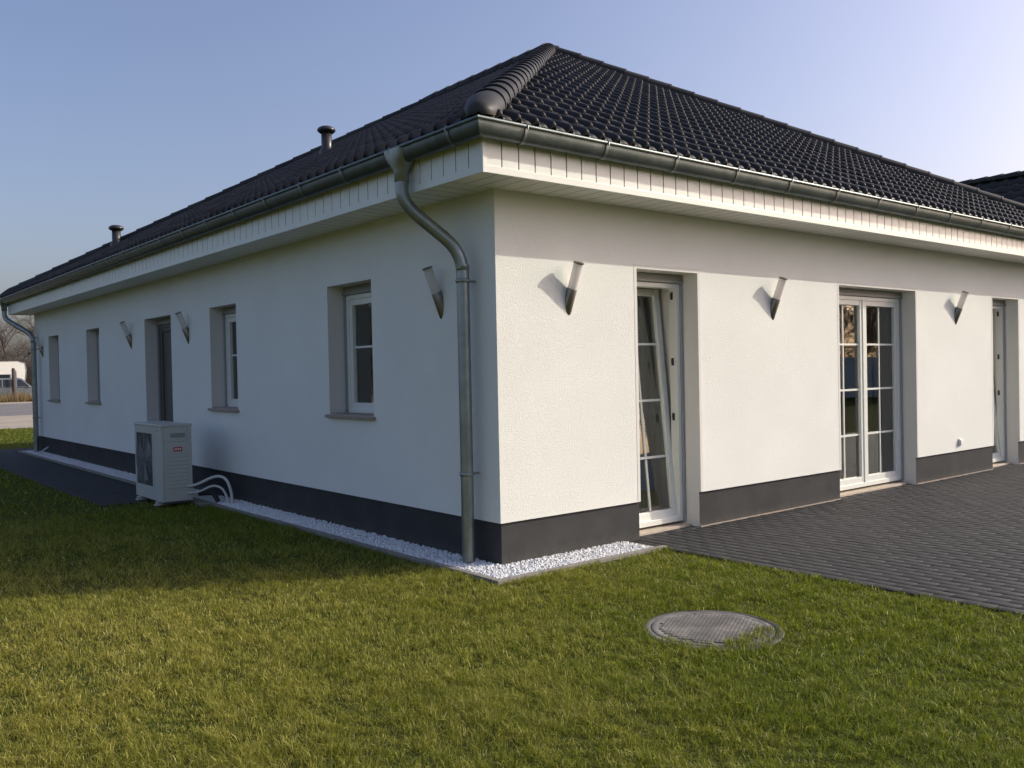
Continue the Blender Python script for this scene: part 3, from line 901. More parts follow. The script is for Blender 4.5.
def bracket(s, side):
    mb = MB(); w2 = .013; vs = []; m = 11
    for q in range(m):
        t = math.pi * (q / (m - 1)); a = GC + (GR + .006) * math.cos(t); z = GZ - (GD + .006) * math.sin(t)
        for ds in (-w2, w2):
            vs.append({'f': (s + ds, -a, z), 'l': (-a, s + ds, z), 'r': (W + a, s + ds, z), 'b': (s + ds, L + a, z)}[side])
    fs = [[2 * q, 2 * q + 1, 2 * q + 3, 2 * q + 2] for q in range(m - 1)]
    mb.add(vs, fs, .5, True)
    # hook over the bead
    a = GC + GR + .002
    p = lambda da, z: {'f': (s, -(a + da), z), 'l': (-(a + da), s, z), 'r': (W + a + da, s, z), 'b': (s, L + a + da, z)}[side]
    mb.tube([p(.013, GZ - .02), p(.016, GZ + .006), p(.004, GZ + .020), p(-.012, GZ + .016)], .006, 6)
    mb.build('gutter_bracket', M['zinc_bright'], gut)
for i in range(16):
    s = -.16 + i * .80
    if s < W + .4: bracket(s, 'f'); 
for i in range(21):
    s = -.22 + i * .76
    if s < L + .4: bracket(s, 'l')

# downpipes
def bez(pts, n=7, r=.16):
    """polyline with rounded corners"""
    P = [Vector(p) for p in pts]; out = [P[0]]
    for i in range(1, len(P) - 1):
        a, b, c = P[i - 1], P[i], P[i + 1]
        d1 = min(r, (b - a).length * .48); d2 = min(r, (c - b).length * .48)
        s = b + (a - b).normalized() * d1; e_ = b + (c - b).normalized() * d2
        for q in range(n + 1):
            t = q / n; out.append(s * (1 - t) ** 2 + b * 2 * t * (1 - t) + e_ * t * t)
    out.append(P[-1]); return out
def downpipe(y_top, y_bot, xw=-.115, clips=(2.20, .70), zfoot=-.02):
    r = .05
    mb = MB()
    path = bez([(-GC, y_top, 3.00), (-GC, y_top, 2.80), (xw, y_bot, 2.42), (xw, y_bot, 1.9), (xw, y_bot, zfoot)], 8, .17)
    mb.tube(path, r, 20)
    dp = mb.build('downpipe', M['zinc_pipe'], H)
    mb = MB()
    # funnel outlet wrapped round the gutter
    n_ = 28; vs = []; fs = []
    for (z, hx_, hy_, xc, pw) in ((GZ + .002, .088, .145, -GC - .002, 5.0), (GZ - .05, .086, .135, -GC, 4.0), (GZ - .12, .072, .082, -GC, 2.6), (3.035, .057, .057, -GC, 2.0), (2.96, .057, .057, -GC, 2.0), (2.955, .050, .050, -GC, 2.0)):
        for q in range(n_):
            t_ = 2 * math.pi * q / n_; c_, s_ = math.cos(t_), math.sin(t_)
            vs.append((xc + hx_ * math.copysign(abs(c_) ** (2 / pw), c_), y_top + hy_ * math.copysign(abs(s_) ** (2 / pw), s_), z))
    for i in range(5):
        for q in range(n_): fs.append([i * n_ + q, i * n_ + (q + 1) % n_, (i + 1) * n_ + (q + 1) % n_, (i + 1) * n_ + q])
    mb.add(vs, fs, .5, True)
    mb.build('outlet_funnel', M['zinc_pipe'], dp)
    for z in clips:
        mb = MB(); mb.lathe([(.049, -.014), (.0565, -.014), (.0575, 0), (.0565, .014), (.049, .014)], (xw, y_bot, z), 20)
        mb.box((xw + .045, y_bot - .010, z - .008), (-.001, y_bot + .010, z + .008), .002)
        mb.box((xw - .008, y_bot - .066, z - .008), (xw + .008, y_bot - .050, z + .008), .002)
        mb.build('pipe_clamp', M['zinc_pipe'], dp)
    for z in (2.30,):
        mb = MB(); mb.lathe([(.049, -.02), (.0522, -.02), (.0522, .02), (.0512, .026)], (xw, y_bot, z), 20)
        mb.build('pipe_socket', M['zinc_pipe'], dp)
downpipe(.49, .265)
downpipe(L + .46, L - .22, clips=(2.14, .72))

# wall lamps ----------------------------------------------------------------------
def lamp_proto():
    e = empty('wall_lamp', (0, 0, 0), 'x', 'wall lamp', 'tilted steel and glass wall lamps')
    ax = Vector((0, -.38, .925)); c0 = Vector((0, 0, .105)); side = Vector((1, 0, 0)); up = ax.cross(side)
    def cyl(s0, s1, ra, rb, mat, name, clip=False, n=24, rings=None):
        mb = MB(); pts = rings or [(s0, ra), (s1, rb)]
        vs = []; fs = []
        for (s, r) in pts:
            for q in range(n):
                t = 2 * math.pi * q / n; vs.append(c0 + ax * s + side * (r * math.cos(t)) + up * (r * math.sin(t)))
        for i in range(len(pts) - 1):
            for q in range(n): fs.append([i * n + q, i * n + (q + 1) % n, (i + 1) * n + (q + 1) % n, (i + 1) * n + q])
        mb.add(vs, fs, .5, True)
        o = mb.build(name, mat, e, clip=[((0, -.0008, 0), (0, 1, 0))] if clip else None)
        try: o.data.set_sharp_from_angle(angle=R_(40))
        except Exception: pass
    cyl(0, 0, 0, 0, M['steel'], 'base', True, 32, [(-.16, .0415), (.115, .0415), (.119, .039), (.119, .001)])
    cyl(0, 0, 0, 0, M['frost'], 'glass_tube', False, 24, [(.1195, .0385), (.325, .0385), (.325, .036), (.1195, .036)])
    cyl(0, 0, 0, 0, M['steel'], 'cap', False, 24, [(.326, .001), (.326, .044), (.334, .044), (.336, .041), (.336, .001)])
    return e
lp = lamp_proto()
lp.location = (.754, 0, 1.94); lp['label'] = 'steel wall lamp on the sunlit wall between the house corner and the tilted glazed door'
dup(lp, (3.574, 0, 1.955), 0, 'steel wall lamp on the sunlit wall left of the double glazed door')
dup(lp, (7.60, 0, 1.975), 0, 'steel wall lamp on the sunlit wall right of the double glazed door')
for y, z, s in ((.735, 1.936, 'steel wall lamp on the shaded wall just left of the near downpipe'),
                (6.60, 1.936, 'steel wall lamp on the shaded wall right of the brown side door'),
                (9.08, 1.947, 'steel wall lamp on the shaded wall left of the brown side door'),
                (15.0, 1.955, 'steel wall lamp at the far end of the shaded wall beside the far downpipe')):
    dup(lp, (0, y, z), -math.pi / 2, s)

# outdoor socket
so_ = empty('wall_socket', (7.655, 0, .445), 'small white plastic socket low on the sunlit wall beside the last glazed door', 'socket')
mb = MB(); mb.box((-.04, -.022, -.045), (.04, -.0005, .045), .008); mb.build('socket_body', M['white_plastic'], so_)
mb = MB(); mb.box((-.034, -.036, -.038), (.034, -.0225, .03), .006); mb.build('socket_lid', M['white_plastic'], so_)

# stub of pipe at the far corner
mb = MB(); mb.tube(bez([(-.20, 14.45, -.02), (-.20, 14.45, .06), (-.13, 14.38, .13), (-.09, 14.34, .16)], 5, .06), .013, 10)
tag(mb.build('pipe_stub', M['pipe_white']), 'short pale bent pipe rising from the gravel near the far downpipe', 'pipe')

# ------------------------------------------------------------------ heat pump
AX0, AX1, AY0, AY1, AZ0, AZ1 = -.82, -.47, 5.25, 6.26, .045, .950
ac = empty('heat_pump', ((AX0 + AX1) / 2, (AY0 + AY1) / 2, 0), 'ivory outdoor heat pump unit with fan grille and red badge against the shaded wall', 'heat pump')
ox, oy = (AX0 + AX1) / 2, (AY0 + AY1) / 2
hx, hy = (AX1 - AX0) / 2, (AY1 - AY0) / 2
mb = MB()
fy0, fy1, fz0, fz1 = -hy + .36, hy - .05, .20, .83          # fan opening on the -X face
# front face with opening, built as strips round it, 18 mm thick
mb.box((-hx + .02, -hy, AZ0), (hx, hy, AZ1 - .012), .012)
for (ya, yb, za, zb) in ((-hy, fy0, AZ0 + .002, AZ1 - .014), (fy1, hy, AZ0 + .002, AZ1 - .014), (fy0, fy1, AZ0 + .002, fz0), (fy0, fy1, fz1, AZ1 - .014)):
    mb.box((-hx, ya, za), (-hx + .0195, yb, zb), .005)
mb.box((-hx - .008, -hy - .008, AZ1 - .03), (hx + .008, hy + .008, AZ1), .010)
mb.build('casing', M['ac'], ac)
mb = MB(); mb.box((-hx + .012, fy0, fz0), (-hx + .0196, fy1, fz1)); mb.build('fan_recess', M['ac_dark'], ac)
mb = MB(); cy_, cz_ = (fy0 + fy1) / 2, (fz0 + fz1) / 2
for k in range(11):
    r = .03 + k * .027
    pts = [(-hx - .004, cy_ + r * math.cos(2 * math.pi * q / 28), cz_ + r * math.sin(2 * math.pi * q / 28)) for q in range(29)]
    mb.tube(pts, .0022, 4, False)
for k in range(12):
    t = 2 * math.pi * k / 12; mb.tube([(-hx - .001, cy_ + .03 * math.cos(t), cz_ + .03 * math.sin(t)), (-hx - .001, cy_ + .305 * math.cos(t), cz_ + .305 * math.sin(t))], .003, 4, False)
mb.build('fan_guard', M['ac_grey'], ac)
mb = MB()
for k in range(3):
    t0 = 2 * math.pi * k / 3; vs = []
    for (r, dt, x) in ((.05, 0, -.0), (.05, .9, .006), (.27, .75, .006), (.28, .1, -.0)):
        vs.append((-hx + .006 + x * .6, cy_ + r * math.cos(t0 + dt), cz_ + r * math.sin(t0 + dt)))
    vs += [(v[0] + .003, v[1], v[2]) for v in vs]
    mb.add(vs, [[0, 1, 2, 3], [4, 5, 6, 7], [0, 1, 5, 4], [1, 2, 6, 5], [2, 3, 7, 6], [3, 0, 4, 7]])
mb.build('fan_blade', M['ac_grey'], ac)
# end panel with pressed louvres
mb = MB()
for k in range(9):
    z = .20 + k * .045
    mb.box((-hx + .05, -hy - .006, z), (hx - .05, -hy - .0005, z + .030), .004)
mb.box((-hx + .045, -hy - .004, .60), (hx - .03, -hy - .0006, .72), .003)
mb.build('end_panel', M['ac'], ac)
mb = MB()
mb.box((-hx - .0012, -hy + .30, AZ0 + .02), (-hx + .0002, -hy + .3035, AZ1 - .035)); mb.box((hx - .06, -hy - .0012, AZ0 + .02), (hx - .0565, -hy + .0002, AZ1 - .035)); mb.box((-hx + .02, -hy - .0012, .745), (hx - .065, -hy + .0002, .749))
mb.build('panel_seam', M['ac_grey'], ac)
for yy, zz in ((-hy + .03, AZ0 + .04), (-hy + .03, AZ1 - .06), (hy - .03, AZ0 + .04), (-hy + .26, AZ0 + .04), (-hy + .26, AZ1 - .06)):
    mb = MB(); mb.tube([(-hx - .003, yy, zz), (-hx + .001, yy, zz)], .007, 10); mb.build('screw', M['ac_grey'], ac)
mb = MB(); mb.box((-hx + .10, -hy - .010, .80), (hx - .08, -hy - .0008, .845), .004)
mb.build('handle_recess', M['ac_grey'], ac)
bd = MB(); bd.box((-.045, -hy - .009, .632), (.055, -hy - .0042, .682), .002); bdo = bd.build('badge', M['red'], ac)
mb = MB()
for (xa, xb) in ((-.034, -.020), (-.014, -.002), (.004, .018), (.024, .042)):
    mb.box((xa, -hy - .0105, .646), (xb, -hy - .0092, .668), .0005)
    mb.box((xa + .004, -hy - .0105, .668), (xa + .007, -hy - .0092, .674), .0003)
mb.build('badge_lettering', M['white_plastic'], bdo)
mb = MB()
for (ya, yb, za, zb) in ((-hy + .13, -hy + .19, .865, .880), (-hy + .15, -hy + .22, .795, .803), (-hy + .12, -hy + .16, .715, .722)):
    mb.box((-hx - .0015, ya, za), (-hx - .0002, yb, zb), .0005)
mb.build('front_lettering', M['ac_grey'], ac)
for y in (-hy + .16, hy - .16):
    mb = MB(); mb.box((-hx - .05, y - .03, -.002), (hx + .03, y + .03, .016), .006); mb.box((-hx - .035, y - .02, .016), (-hx + .06, y + .02, AZ0 + .002), .004); mb.box((hx - .06, y - .02, .016), (hx + .01, y + .02, AZ0 + .002), .004)
    mb.build('foot', M['ac'], ac)
mb = MB(); mb.box((-hx + .03, -hy + .01, .022), (hx - .02, hy - .01, AZ0 + .001), .005); mb.build('base_tray', M['ac_dark'], ac)
# insulated refrigerant lines (in the unit's coordinates)
def loc(p): return (p[0] - ox, p[1] - oy, p[2])
for pts, r, mt in (([(-.53, 5.25, .21), (-.45, 5.16, .23), (-.28, 5.05, .33), (-.20, 4.92, .31), (-.17, 4.84, .16), (-.165, 4.82, -.02)], .0165, 'pipe_white'),
                   ([(-.53, 5.25, .13), (-.42, 5.17, .14), (-.30, 5.10, .215), (-.22, 5.00, .19), (-.19, 4.93, .09), (-.18, 4.91, -.02)], .0135, 'pipe_white'),
                   ([(-.40, 5.25, .11), (-.32, 5.15, .12), (-.28, 5.10, .12), (-.25, 5.05, .02)], .028, 'rubber')):
    mb = MB(); mb.tube([loc(p) for p in bez(pts, 6, .2)], r, 12); mb.build('refrigerant_pipe' if mt == 'pipe_white' else 'cable_conduit', M[mt], ac)
sl = MB(); sl.box((-.46, 4.98, -.03), (-.36, 5.9, .02), .006); tag(sl.build('paving_slab', M['kerb']), 'flat concrete slab on the gravel under the heat pump pipes', 'slab')

# ------------------------------------------------------------------ manhole
mh = empty('manhole_cover', (MHC[0], MHC[1], 0), 'round grey manhole cover with ribbed concrete lid in the lawn', 'manhole')
mb = MB(); mb.lathe([(MHR, -.06), (MHR, -.012), (MHR - .006, -.006), (.352, -.004), (.349, -.02)], (0, 0, 0), 64); mb.build('frame_ring', M['mh_ring'], mh)
mb = MB(); mb.lathe([(.348, -.03), (.348, -.003), (.344, -.001), (.318, -.001), (.314, -.003), (0.0005, -.002)], (0, 0, 0), 64); mb.build('lid', M['mh'], mh)
mb = MB(); pt = .036
ca, sa = math.cos(R_(28)), math.sin(R_(28))
for i in range(-9, 10):
    for j in range(-14, 15):
        x, y = i * pt, j * pt * .62
        if math.hypot(x, y) < .292:
            X, Y = x * ca - y * sa, x * sa + y * ca
            m4 = Matrix.Translation((X, Y, 0)) @ Matrix.Rotation(R_(28), 4, 'Z')
            mb.box((-.0160, -.0082, -.003), (.0160, .0082, .0030), .0022, random.random(), M=m4)
o = mb.build('lid_studs', M['mh'], mh); tag(o, kind='stuff')
for t in (1.0, 1.0 + math.pi):
    mb = MB(); mb.box((.29 * math.cos(t) - .02, .29 * math.sin(t) - .008, -.002), (.29 * math.cos(t) + .02, .29 * math.sin(t) + .008, .0062), .003); mb.build('lifting_slot', M['mh_ring'], mh)

# ------------------------------------------------------------------ neighbour's building (roof seen over the right hip)
nb = empty('neighbour_house', (20.2, 8, 0), 'neighbouring house with dark tiled gable roof beyond the right hip', 'house')
NX, NY0, NY1, NE, NR = 20.2, -1.0, 15.0, 2.75, 6.12
mb = MB(); mb.box((-4.3, NY0 - 8 + .4, -.1), (4.3, NY1 - 8 - .4, 2.9)); 
for yy in (NY0 - 8 + .4, NY1 - 8 - .4):
    mb.add([(-4.3, yy, 2.9), (4.3, yy, 2.9), (0, yy, NR - .35)], [[0, 1, 2]])
mb.build('wall', M['stucco'], nb)
pit = math.atan2(NR - NE, 4.9); s2, c2 = math.sin(pit), math.cos(pit)
mb = MB()
for sg in (-1, 1):
    k = 15; run = 4.9
    ps = [0, .12, .25, .38, .5, .75]; us = [(i + s) * RS * 2 for i in range(int(16 / (RS * 2)) + 1) for s in ps]
    hh = [.04 * math.sin(math.pi * s / .5) if s < .5 else 0 for i in range(int(16 / (RS * 2)) + 1) for s in ps]
    for c in range(k):
        rows = [(c * run / k, 0), (c * run / k, .03), ((c + 1) * run / k, 0.002)]
        vs = []
        for (h, nn) in rows:
            for u, q in zip(us, hh): vs.append((sg * (4.9 - h + (nn + q) * s2), NY0 - 8 + min(u, 16), NE + h * math.tan(pit) + (nn + q) * c2))
        m = len(us); mb.add(vs, [[a * m + i, a * m + i + 1, (a + 1) * m + i + 1, (a + 1) * m + i] for a in range(2) for i in range(m - 1)], random.random(), True)
nroof = mb.build('roof', M['tile'], nb)
caps((0, NY0 - 8, NR + .01), (0, NY1 - 8, NR + .01), 'ridge_tiles', False, nroof, .39, .13, .11, .03)

# ------------------------------------------------------------------ vehicles far left
def loft(mb, secs, mi=0, smooth=False, at=.5):
    """secs: list of equal-length closed loops"""
    m = len(secs[0]); vs = [p for s in secs for p in s]; fs = []
    for i in range(len(secs) - 1):
        for q in range(m): fs.append([i * m + q, i * m + (q + 1) % m, (i + 1) * m + (q + 1) % m, (i + 1) * m + q])
    fs.append(list(range(m))[::-1]); fs.append([(len(secs) - 1) * m + q for q in range(m)])
    mb.add(vs, fs, at, smooth, mi)
def wheel(parent, x, y, r, wdt):
    def ringm(rs, nm, mat, par):
        mb = MB(); n = 24; vs = []; fs = []
        for (rr_, yy) in rs:
            for q in range(n): t = 2 * math.pi * q / n; vs.append((x + rr_ * math.cos(t), y + yy, r + rr_ * math.sin(t)))
        for i in range(len(rs) - 1):
            for q in range(n): fs.append([i * n + q, i * n + (q + 1) % n, (i + 1) * n + (q + 1) % n, (i + 1) * n + q])
        mb.add(vs, fs, .5, True); return mb.build(nm, mat, par)
    wh = ringm([(r * .62, -wdt / 2), (r * .95, -wdt / 2), (r, -wdt * .35), (r, wdt * .35), (r * .95, wdt / 2), (r * .62, wdt / 2)], 'wheel', M['tyre'], parent)
    ringm([(.01, -wdt * .42), (r * .2, -wdt * .45), (r * .62, -wdt * .36), (r * .63, wdt * .36), (r * .2, wdt * .45), (.01, wdt * .42)], 'rim', M['car_silver'], wh)
def car(name, loc, rz, paint, label, suv=True):
    e = empty(name, loc, label, 'car', rz=rz)
    h = 1.72 if suv else 1.5
    # side profile, x forward; length 4.5
    low = [(-2.2, .34), (-2.26, .62), (-2.22, .98), (-2.1, 1.03), (-1.0, 1.05), (.75, 1.03), (1.0, 1.02), (1.9, .92), (2.2, .78), (2.26, .55), (2.2, .32)]
    mb = MB(); secs = []
    for (y, k) in ((-.86, .90), (-.90, 1.0), (.90, 1.0), (.86, .90)):
        secs.append([(x * (1 if k == 1 else .985), y, .62 + (z - .62) * k) for (x, z) in low])
    loft(mb, secs); mb.build('body', paint, e)
    cab = [(-2.08, 1.02), (-1.92, h - .10), (-1.7, h - .01), (.05, h), (.28, h - .06), (.95, 1.01)]
    mb = MB(); secs = []
    for (y, k) in ((-.80, 0.0), (-.66, 1.0), (.66, 1.0), (.80, 0.0)):
        secs.append([(x, y * (1 - .0) if z < 1.1 else (y if k == 1 else math.copysign(.68, y)), z - (.02 if k == 0 and z > 1.1 else 0)) for (x, z) in cab])
    loft(mb, secs); mb.build('cabin', paint, e)
    for sy in (-1, 1):
        for (xa, xb, xa2, xb2) in ((-1.86, -1.02, -1.74, -1.0), (-.94, -.12, -.92, -.10), (-.04, .78, -.02, .22)):
            mb = MB(); z0, z1 = 1.07, h - .12
            yo = lambda z: sy * (.80 - (.12) * (z - 1.02) / (h - 1.02) + .006)
            vs = [(xa, yo(z0), z0), (xb, yo(z0), z0), (xb2, yo(z1), z1), (xa2, yo(z1), z1)]; vs += [(v[0], v[1] - sy * .012, v[2]) for v in vs]
            mb.add(vs, [[0, 1, 2, 3], [4, 5, 6, 7], [0, 1, 5, 4], [1, 2, 6, 5], [2, 3, 7, 6], [3, 0, 4, 7]]); mb.build('side_window', M['car_glass'], e)
        mb = MB(); mb.box((.62, sy * .88, 1.0), (.74, sy * 1.02, 1.16), .03); mb.build('mirror', paint, e)
        mb = MB(); mb.box((2.08, sy * .50, .68), (2.245, sy * .82, .82), .03); mb.build('headlight', M['lamp_clear'], e)
        mb = MB(); mb.box((-2.275, sy * .62, .75), (-2.15, sy * .86, 1.0), .02); mb.build('tail_light', M['lamp_red'], e)
        for xw in (-1.38, 1.4): wheel(e, xw, sy * .80, .34, .22)
    for (pa, pb, nm) in (((.93, 1.05), (.33, h - .09), 'windscreen'), ((-2.065, 1.08), (-1.945, h - .14), 'rear_window')):
        dx = .012 if nm == 'windscreen' else -.012
        mb = MB(); vs = [(pa[0] + dx, -.70, pa[1]), (pa[0] + dx, .70, pa[1]), (pb[0] + dx, .60, pb[1]), (pb[0] + dx, -.60, pb[1])]; vs += [(v[0] - dx * .9, v[1], v[2] - .004) for v in vs]
        mb.add(vs, [[0, 1, 2, 3], [4, 5, 6, 7], [0, 1, 5, 4], [1, 2, 6, 5], [2, 3, 7, 6], [3, 0, 4, 7]]); mb.build(nm, M['car_glass'], e)
    for xb_ in (2.2, -2.29):
        mb = MB(); mb.box((xb_, -.84, .34), (xb_ + .09, .84, .54), .03); mb.build('bumper', M['rubber'], e)
    return e
car('parked_car', (9.25, 68.2, -.03), 0, M['car_silver'], 'silver estate car parked across the road in front of the white camper')
car('parked_car', (5.2, 69.2, -.03), 0, M['car_green'], 'dark green car parked across the road left of the silver car')
# motorhome
cv = empty('camper_van', (7.75, 73.5, 0), 'white camper van parked across the road behind the silver car', 'camper')
mb = MB(); prof = [(-3.0, .5), (-3.05, 1.2), (-3.0, 2.75), (-2.85, 2.95), (2.5, 3.0), (3.0, 2.85), (3.08, 2.3), (2.95, 1.2), (2.95, .5)]
loft(mb, [[(x * .99, -1.08, .6 + (z - .6) * .985) for x, z in prof], [(x, -1.13, z) for x, z in prof], [(x, 1.13, z) for x, z in prof], [(x * .99, 1.08, .6 + (z - .6) * .985) for x, z in prof]])
mb.build('body', M['van_white'], cv)
mb = MB(); mb.box((-2.98, -1.145, 1.42), (2.0, -1.131, 1.98), .004); mb.build('stripe', M['van_stripe'], cv)
for (xa, xb) in ((-2.3, -1.2), (-.6, .5), (1.2, 1.9)):
    mb = MB(); mb.box((xa, -1.165, 1.5), (xb, -1.146, 1.95), .006); mb.build('window', M['car_glass'], cv)
mb = MB(); mb.box((2.35, -1.15, .75), (2.85, -1.131, 2.3), .004); mb.build('door', M['van_white'], cv)
mb = MB(); mb.box((-1.2, -.4, 2.97), (-.5, .3, 3.16), .04); mb.build('roof_hatch', M['white_plastic'], cv)
for sy in (-.98, .98):
    for xw in (-1.7, 1.9): wheel(cv, xw, sy, .36, .24)
mb = MB(); mb.box((-3.12, -1.0, .42), (-3.03, 1.0, .62), .02); mb.build('bumper', M['rubber'], cv)

# fence post by the road
ps_ = MB(); ps_.tube([(8.78, 66.3, -.05), (8.80, 66.3, 1.2), (8.79, 66.3, 2.3), (8.79, 66.3, 2.38)], [.13, .12, .115, .05], 12)
tag(ps_.build('wooden_post', M['wood_post']), 'thick weathered wooden post standing before the white camper', 'post')

# dry roadside weeds
def weeds():
    k = 26000; x = RNG.uniform(-30, 45, k); y = RNG.uniform(64.3, 67.0, k); h = RNG.uniform(.35, 1.15, k) * (.75 + .35 * np.sin(x * 1.7) * np.sin(x * .6 + 1))
    wd = RNG.uniform(.012, .035, k); az = RNG.uniform(0, 6.28, k); ln = h * RNG.uniform(0, .5, k); fa = RNG.uniform(0, 6.28, k)
    wx, wy = np.cos(fa) * wd, np.sin(fa) * wd
    V = np.stack([np.stack([x - wx, y - wy, np.full(k, -.03)], 1), np.stack([x + wx, y + wy, np.full(k, -.03)], 1), np.stack([x + np.cos(az) * ln, y + np.sin(az) * ln, h], 1)], 1).reshape(-1, 3)
    o = np_mesh('dry_weeds', V, np.arange(3 * k).reshape(-1, 3), M['drygrass'], RNG.random(k))
    tag(o, 'straw coloured dry weeds along the far road edge', 'weeds', kind='stuff')
weeds()

# ------------------------------------------------------------------ bare trees and shrubs
def branchset(seed, height, spread, levels, kids, trunk_r, stems=1, n=4):
    rg = random.Random(seed); trunk = MB(); crown = MB()
    def grow(p, d, ln, r, lv):
        segs = 4 if lv < 2 else 3; pts = [p]; rad = [r]; dd = d.copy(); q = p.copy()
        for i in range(segs):
            dd = (dd + Vector((rg.gauss(0, .13), rg.gauss(0, .13), rg.gauss(.03, .08)))).normalized(); q = q + dd * (ln / segs)
            pts.append(q.copy()); rad.append(r * (1 - .62 * (i + 1) / segs))
        (trunk if lv == 0 else crown).tube(pts, rad, 8 if lv == 0 else (4 if lv == 1 else 3), False, rg.random())
        if lv >= levels: return
        for k in range(kids[lv]):
            t = rg.uniform(.28 if lv == 0 else .2, 1.0); f = t * segs; i = min(int(f), segs - 1); bp = pts[i].lerp(pts[i + 1], f - i); br = rad[i] * .55
            ax = Vector((rg.gauss(0, 1), rg.gauss(0, 1), rg.gauss(0, .35))).normalized()
            nd = (dd * rg.uniform(.45, .95) + ax * spread).normalized()
            grow(bp, nd, ln * rg.uniform(.42, .68) * (1.1 - .35 * t), max(br, .006), lv + 1)
    for s in range(stems):
        off = Vector((rg.uniform(-.7, .7), rg.uniform(-.7, .7), 0)) if stems > 1 else Vector((0, 0, 0))
        grow(off + Vector((0, 0, -.1)), Vector((rg.gauss(0, .08 if stems == 1 else .3), rg.gauss(0, .08 if stems == 1 else .3), 1)).normalized(), height * rg.uniform(.5, .62), trunk_r, 0)
    return trunk, crown
protos = []
for i, (sd_, hh, nm) in enumerate(((21, 11, 'bare_tree'), (33, 9, 'bare_tree'), (55, 12.5, 'bare_tree'))):
    e = empty(nm, (0, 0, 0), 'x', 'tree', 'bare winter trees beyond the road')
    tr_, cr_ = branchset(sd_, hh, .62, 4, (12, 8, 6, 5), .17 * hh / 11)
    tr_.build('trunk', M['bark'], e); cr_.build('crown', M['twig'], e); protos.append(e)
bushes = []
for sd_ in (5, 9):
    e = empty('bare_bush', (0, 0, 0), 'x', 'bush', 'leafless brown bushes beyond the road')
    tr_, cr_ = branchset(sd_, 5.4, .7, 3, (9, 8, 7), .05, stems=10)
    tr_.build('stems', M['twig'], e); cr_.build('twigs', M['twig'], e); bushes.append(e)
used = set()
def put(lst, i, loc, rz, label, sc):
    p = lst[i % len(lst)]
    if id(p) not in used:
        used.add(id(p)); p.location = loc; p.rotation_euler = (0, 0, rz); p.scale = (sc,) * 3; p['label'] = label; return p
    return dup(p, loc, rz, label, sc)
TL = 'bare winter tree with fine brown twigs in the row beyond the road'
BL = 'leafless brown bush in the thicket beyond the parked vehicles'
for i, (x, y, sc) in enumerate(((14.3, 96, 1.0), (11.2, 93, 1.05), (17.5, 99, 1.1), (8, 97, .95), (21.5, 95, 1.0), (4, 94, 1.1), (26, 98, 1.0), (-1, 96, .9), (31, 95, 1.05), (-8, 97, 1.0))):
    put(protos, i, (x, y, 0), i * 1.3, TL, sc)
for i in range(16):
    x = -4 + i * 2.2 + random.uniform(-.5, .5)
    put(bushes, i, (x, 84 + random.uniform(-2, 4), -.03), i * 2.1, BL, random.uniform(.85, 1.15))

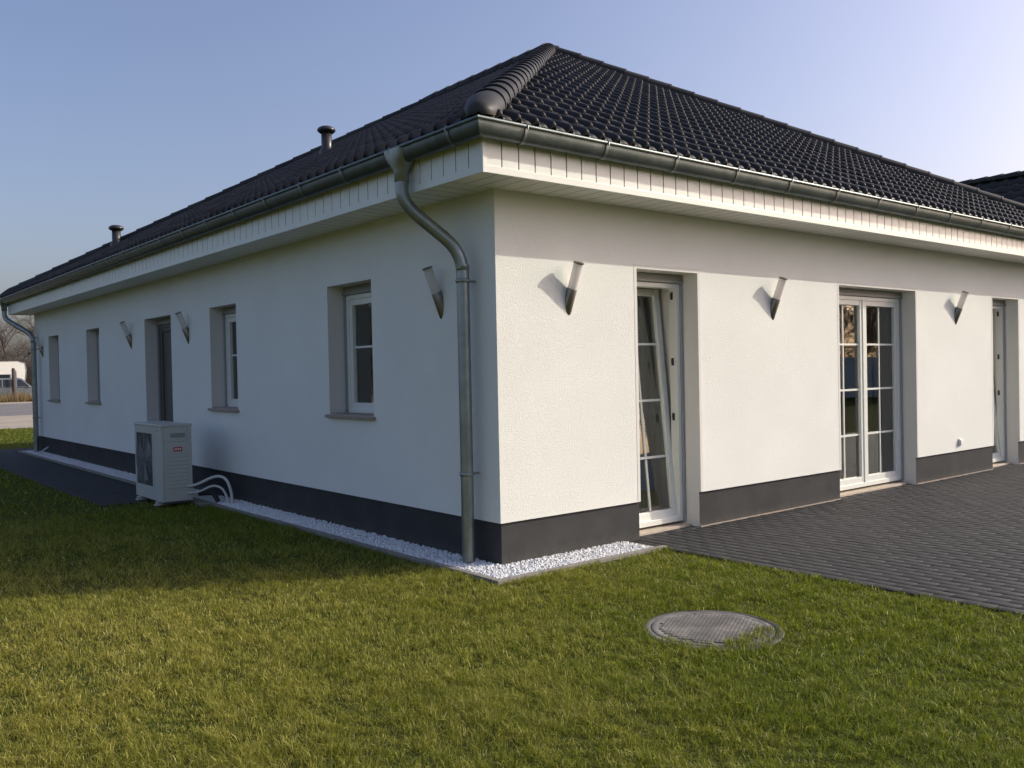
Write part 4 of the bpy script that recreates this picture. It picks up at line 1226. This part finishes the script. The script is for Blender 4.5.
def thuja():
    e = empty('unseen_evergreen', (0, 0, 0), 'x', 'tree', 'added unseen evergreens that darken the window reflections')
    mb = MB(); mb.tube([(0, 0, -.05), (.02, 0, 2.0), (0, .02, 4.2)], [.09, .06, .015], 8); mb.build('trunk', M['bark'], e)
    rg = np.random.default_rng(77); k = 5200
    z = rg.uniform(.1, 1, k) ** .8 * 4.8; rad = (1.02 - z / 4.9) ** .6 * .95 * (.35 + .65 * rg.random(k) ** .4) * (1 + .18 * np.sin(z * 5 + 3)); t = rg.uniform(0, 6.28, k)
    P = np.stack([rad * np.cos(t), rad * np.sin(t), z], 1); a_ = rg.normal(0, 1, (k, 3)); a_ /= np.linalg.norm(a_, axis=1)[:, None]; b_ = np.cross(a_, rg.normal(0, 1, (k, 3))); b_ /= np.linalg.norm(b_, axis=1)[:, None]
    sz = rg.uniform(.05, .11, (k, 1)); V = np.stack([P - a_ * sz * .5, P + b_ * sz * .5, P + a_ * sz, P - b_ * sz * .4], 1).reshape(-1, 3)
    np_mesh('crown', V, np.arange(4 * k).reshape(-1, 4), M['evergreen'], rg.random(k), parent=e)
    return e
M['evergreen'] = m_plain('evergreen_leaf', (.035, .055, .022), .8, var=.4, nscale=3)
TH_ = thuja()
for i in range(12):  # unseen evergreen row, added to darken what the left windows mirror
    x, y = -17 + i * 1.2, 14.5 + i * 1.27
    lb = 'added evergreen tree out of view left of the lawn, darkens window reflections'
    if i == 0: TH_.location = (x, y, 0); TH_['label'] = lb
    else: dup(TH_, (x, y, 0), i * 1.7, lb, random.uniform(.9, 1.1))
# garden side opposite the sunlit facade (seen mirrored in the door panes)
fdir = Vector((.48, .88, 0)); fc = Vector((32.9, -14.6, 0))
fe = empty('garden_fence', fc, 'pale grey panel fence at the far garden edge facing the terrace', 'fence', rz=math.atan2(.88, .48))
mb = MB()
for k in range(-7, 7): mb.box((k * 2.0 + .04, -.02, .0), (k * 2.0 + 1.96, .02, 1.75), .006)
mb.build('fence_panel', M['fence'], fe)
for k in range(-7, 8):
    mb = MB(); mb.box((k * 2.0 - .035, -.04, -.05), (k * 2.0 + .035, .04, 1.85), .005); mb.build('fence_post', M['rail'], fe)
for i, (s, d) in enumerate(((-7, 3), (-3.5, 4), (-.8, 2.2), (1.8, 3.6), (4.2, 2.6), (7, 4))):
    p = fc + fdir * s + Vector((.88, -.48, 0)) * d
    t_ = dup(protos[i % 3], (p.x, p.y, -.03), i * 1.7, 'bare garden tree behind the pale grey panel fence', .62); t_['group'] = 'bare garden trees behind the fence'
for i in range(6):
    p = fc + fdir * (-8 + i * 3) + Vector((.88, -.48, 0)) * 2.2
    t_ = dup(bushes[i % 2], (p.x, p.y, -.03), i * 1.7, 'leafless bush just behind the pale grey panel fence', 1.25); t_['group'] = 'leafless bushes behind the fence'

S.cycles.use_denoising = True
S.cycles.max_bounces = 8; S.cycles.diffuse_bounces = 3; S.cycles.glossy_bounces = 3; S.cycles.transparent_max_bounces = 12; S.cycles.transmission_bounces = 4
S.cycles.sample_clamp_indirect = 6
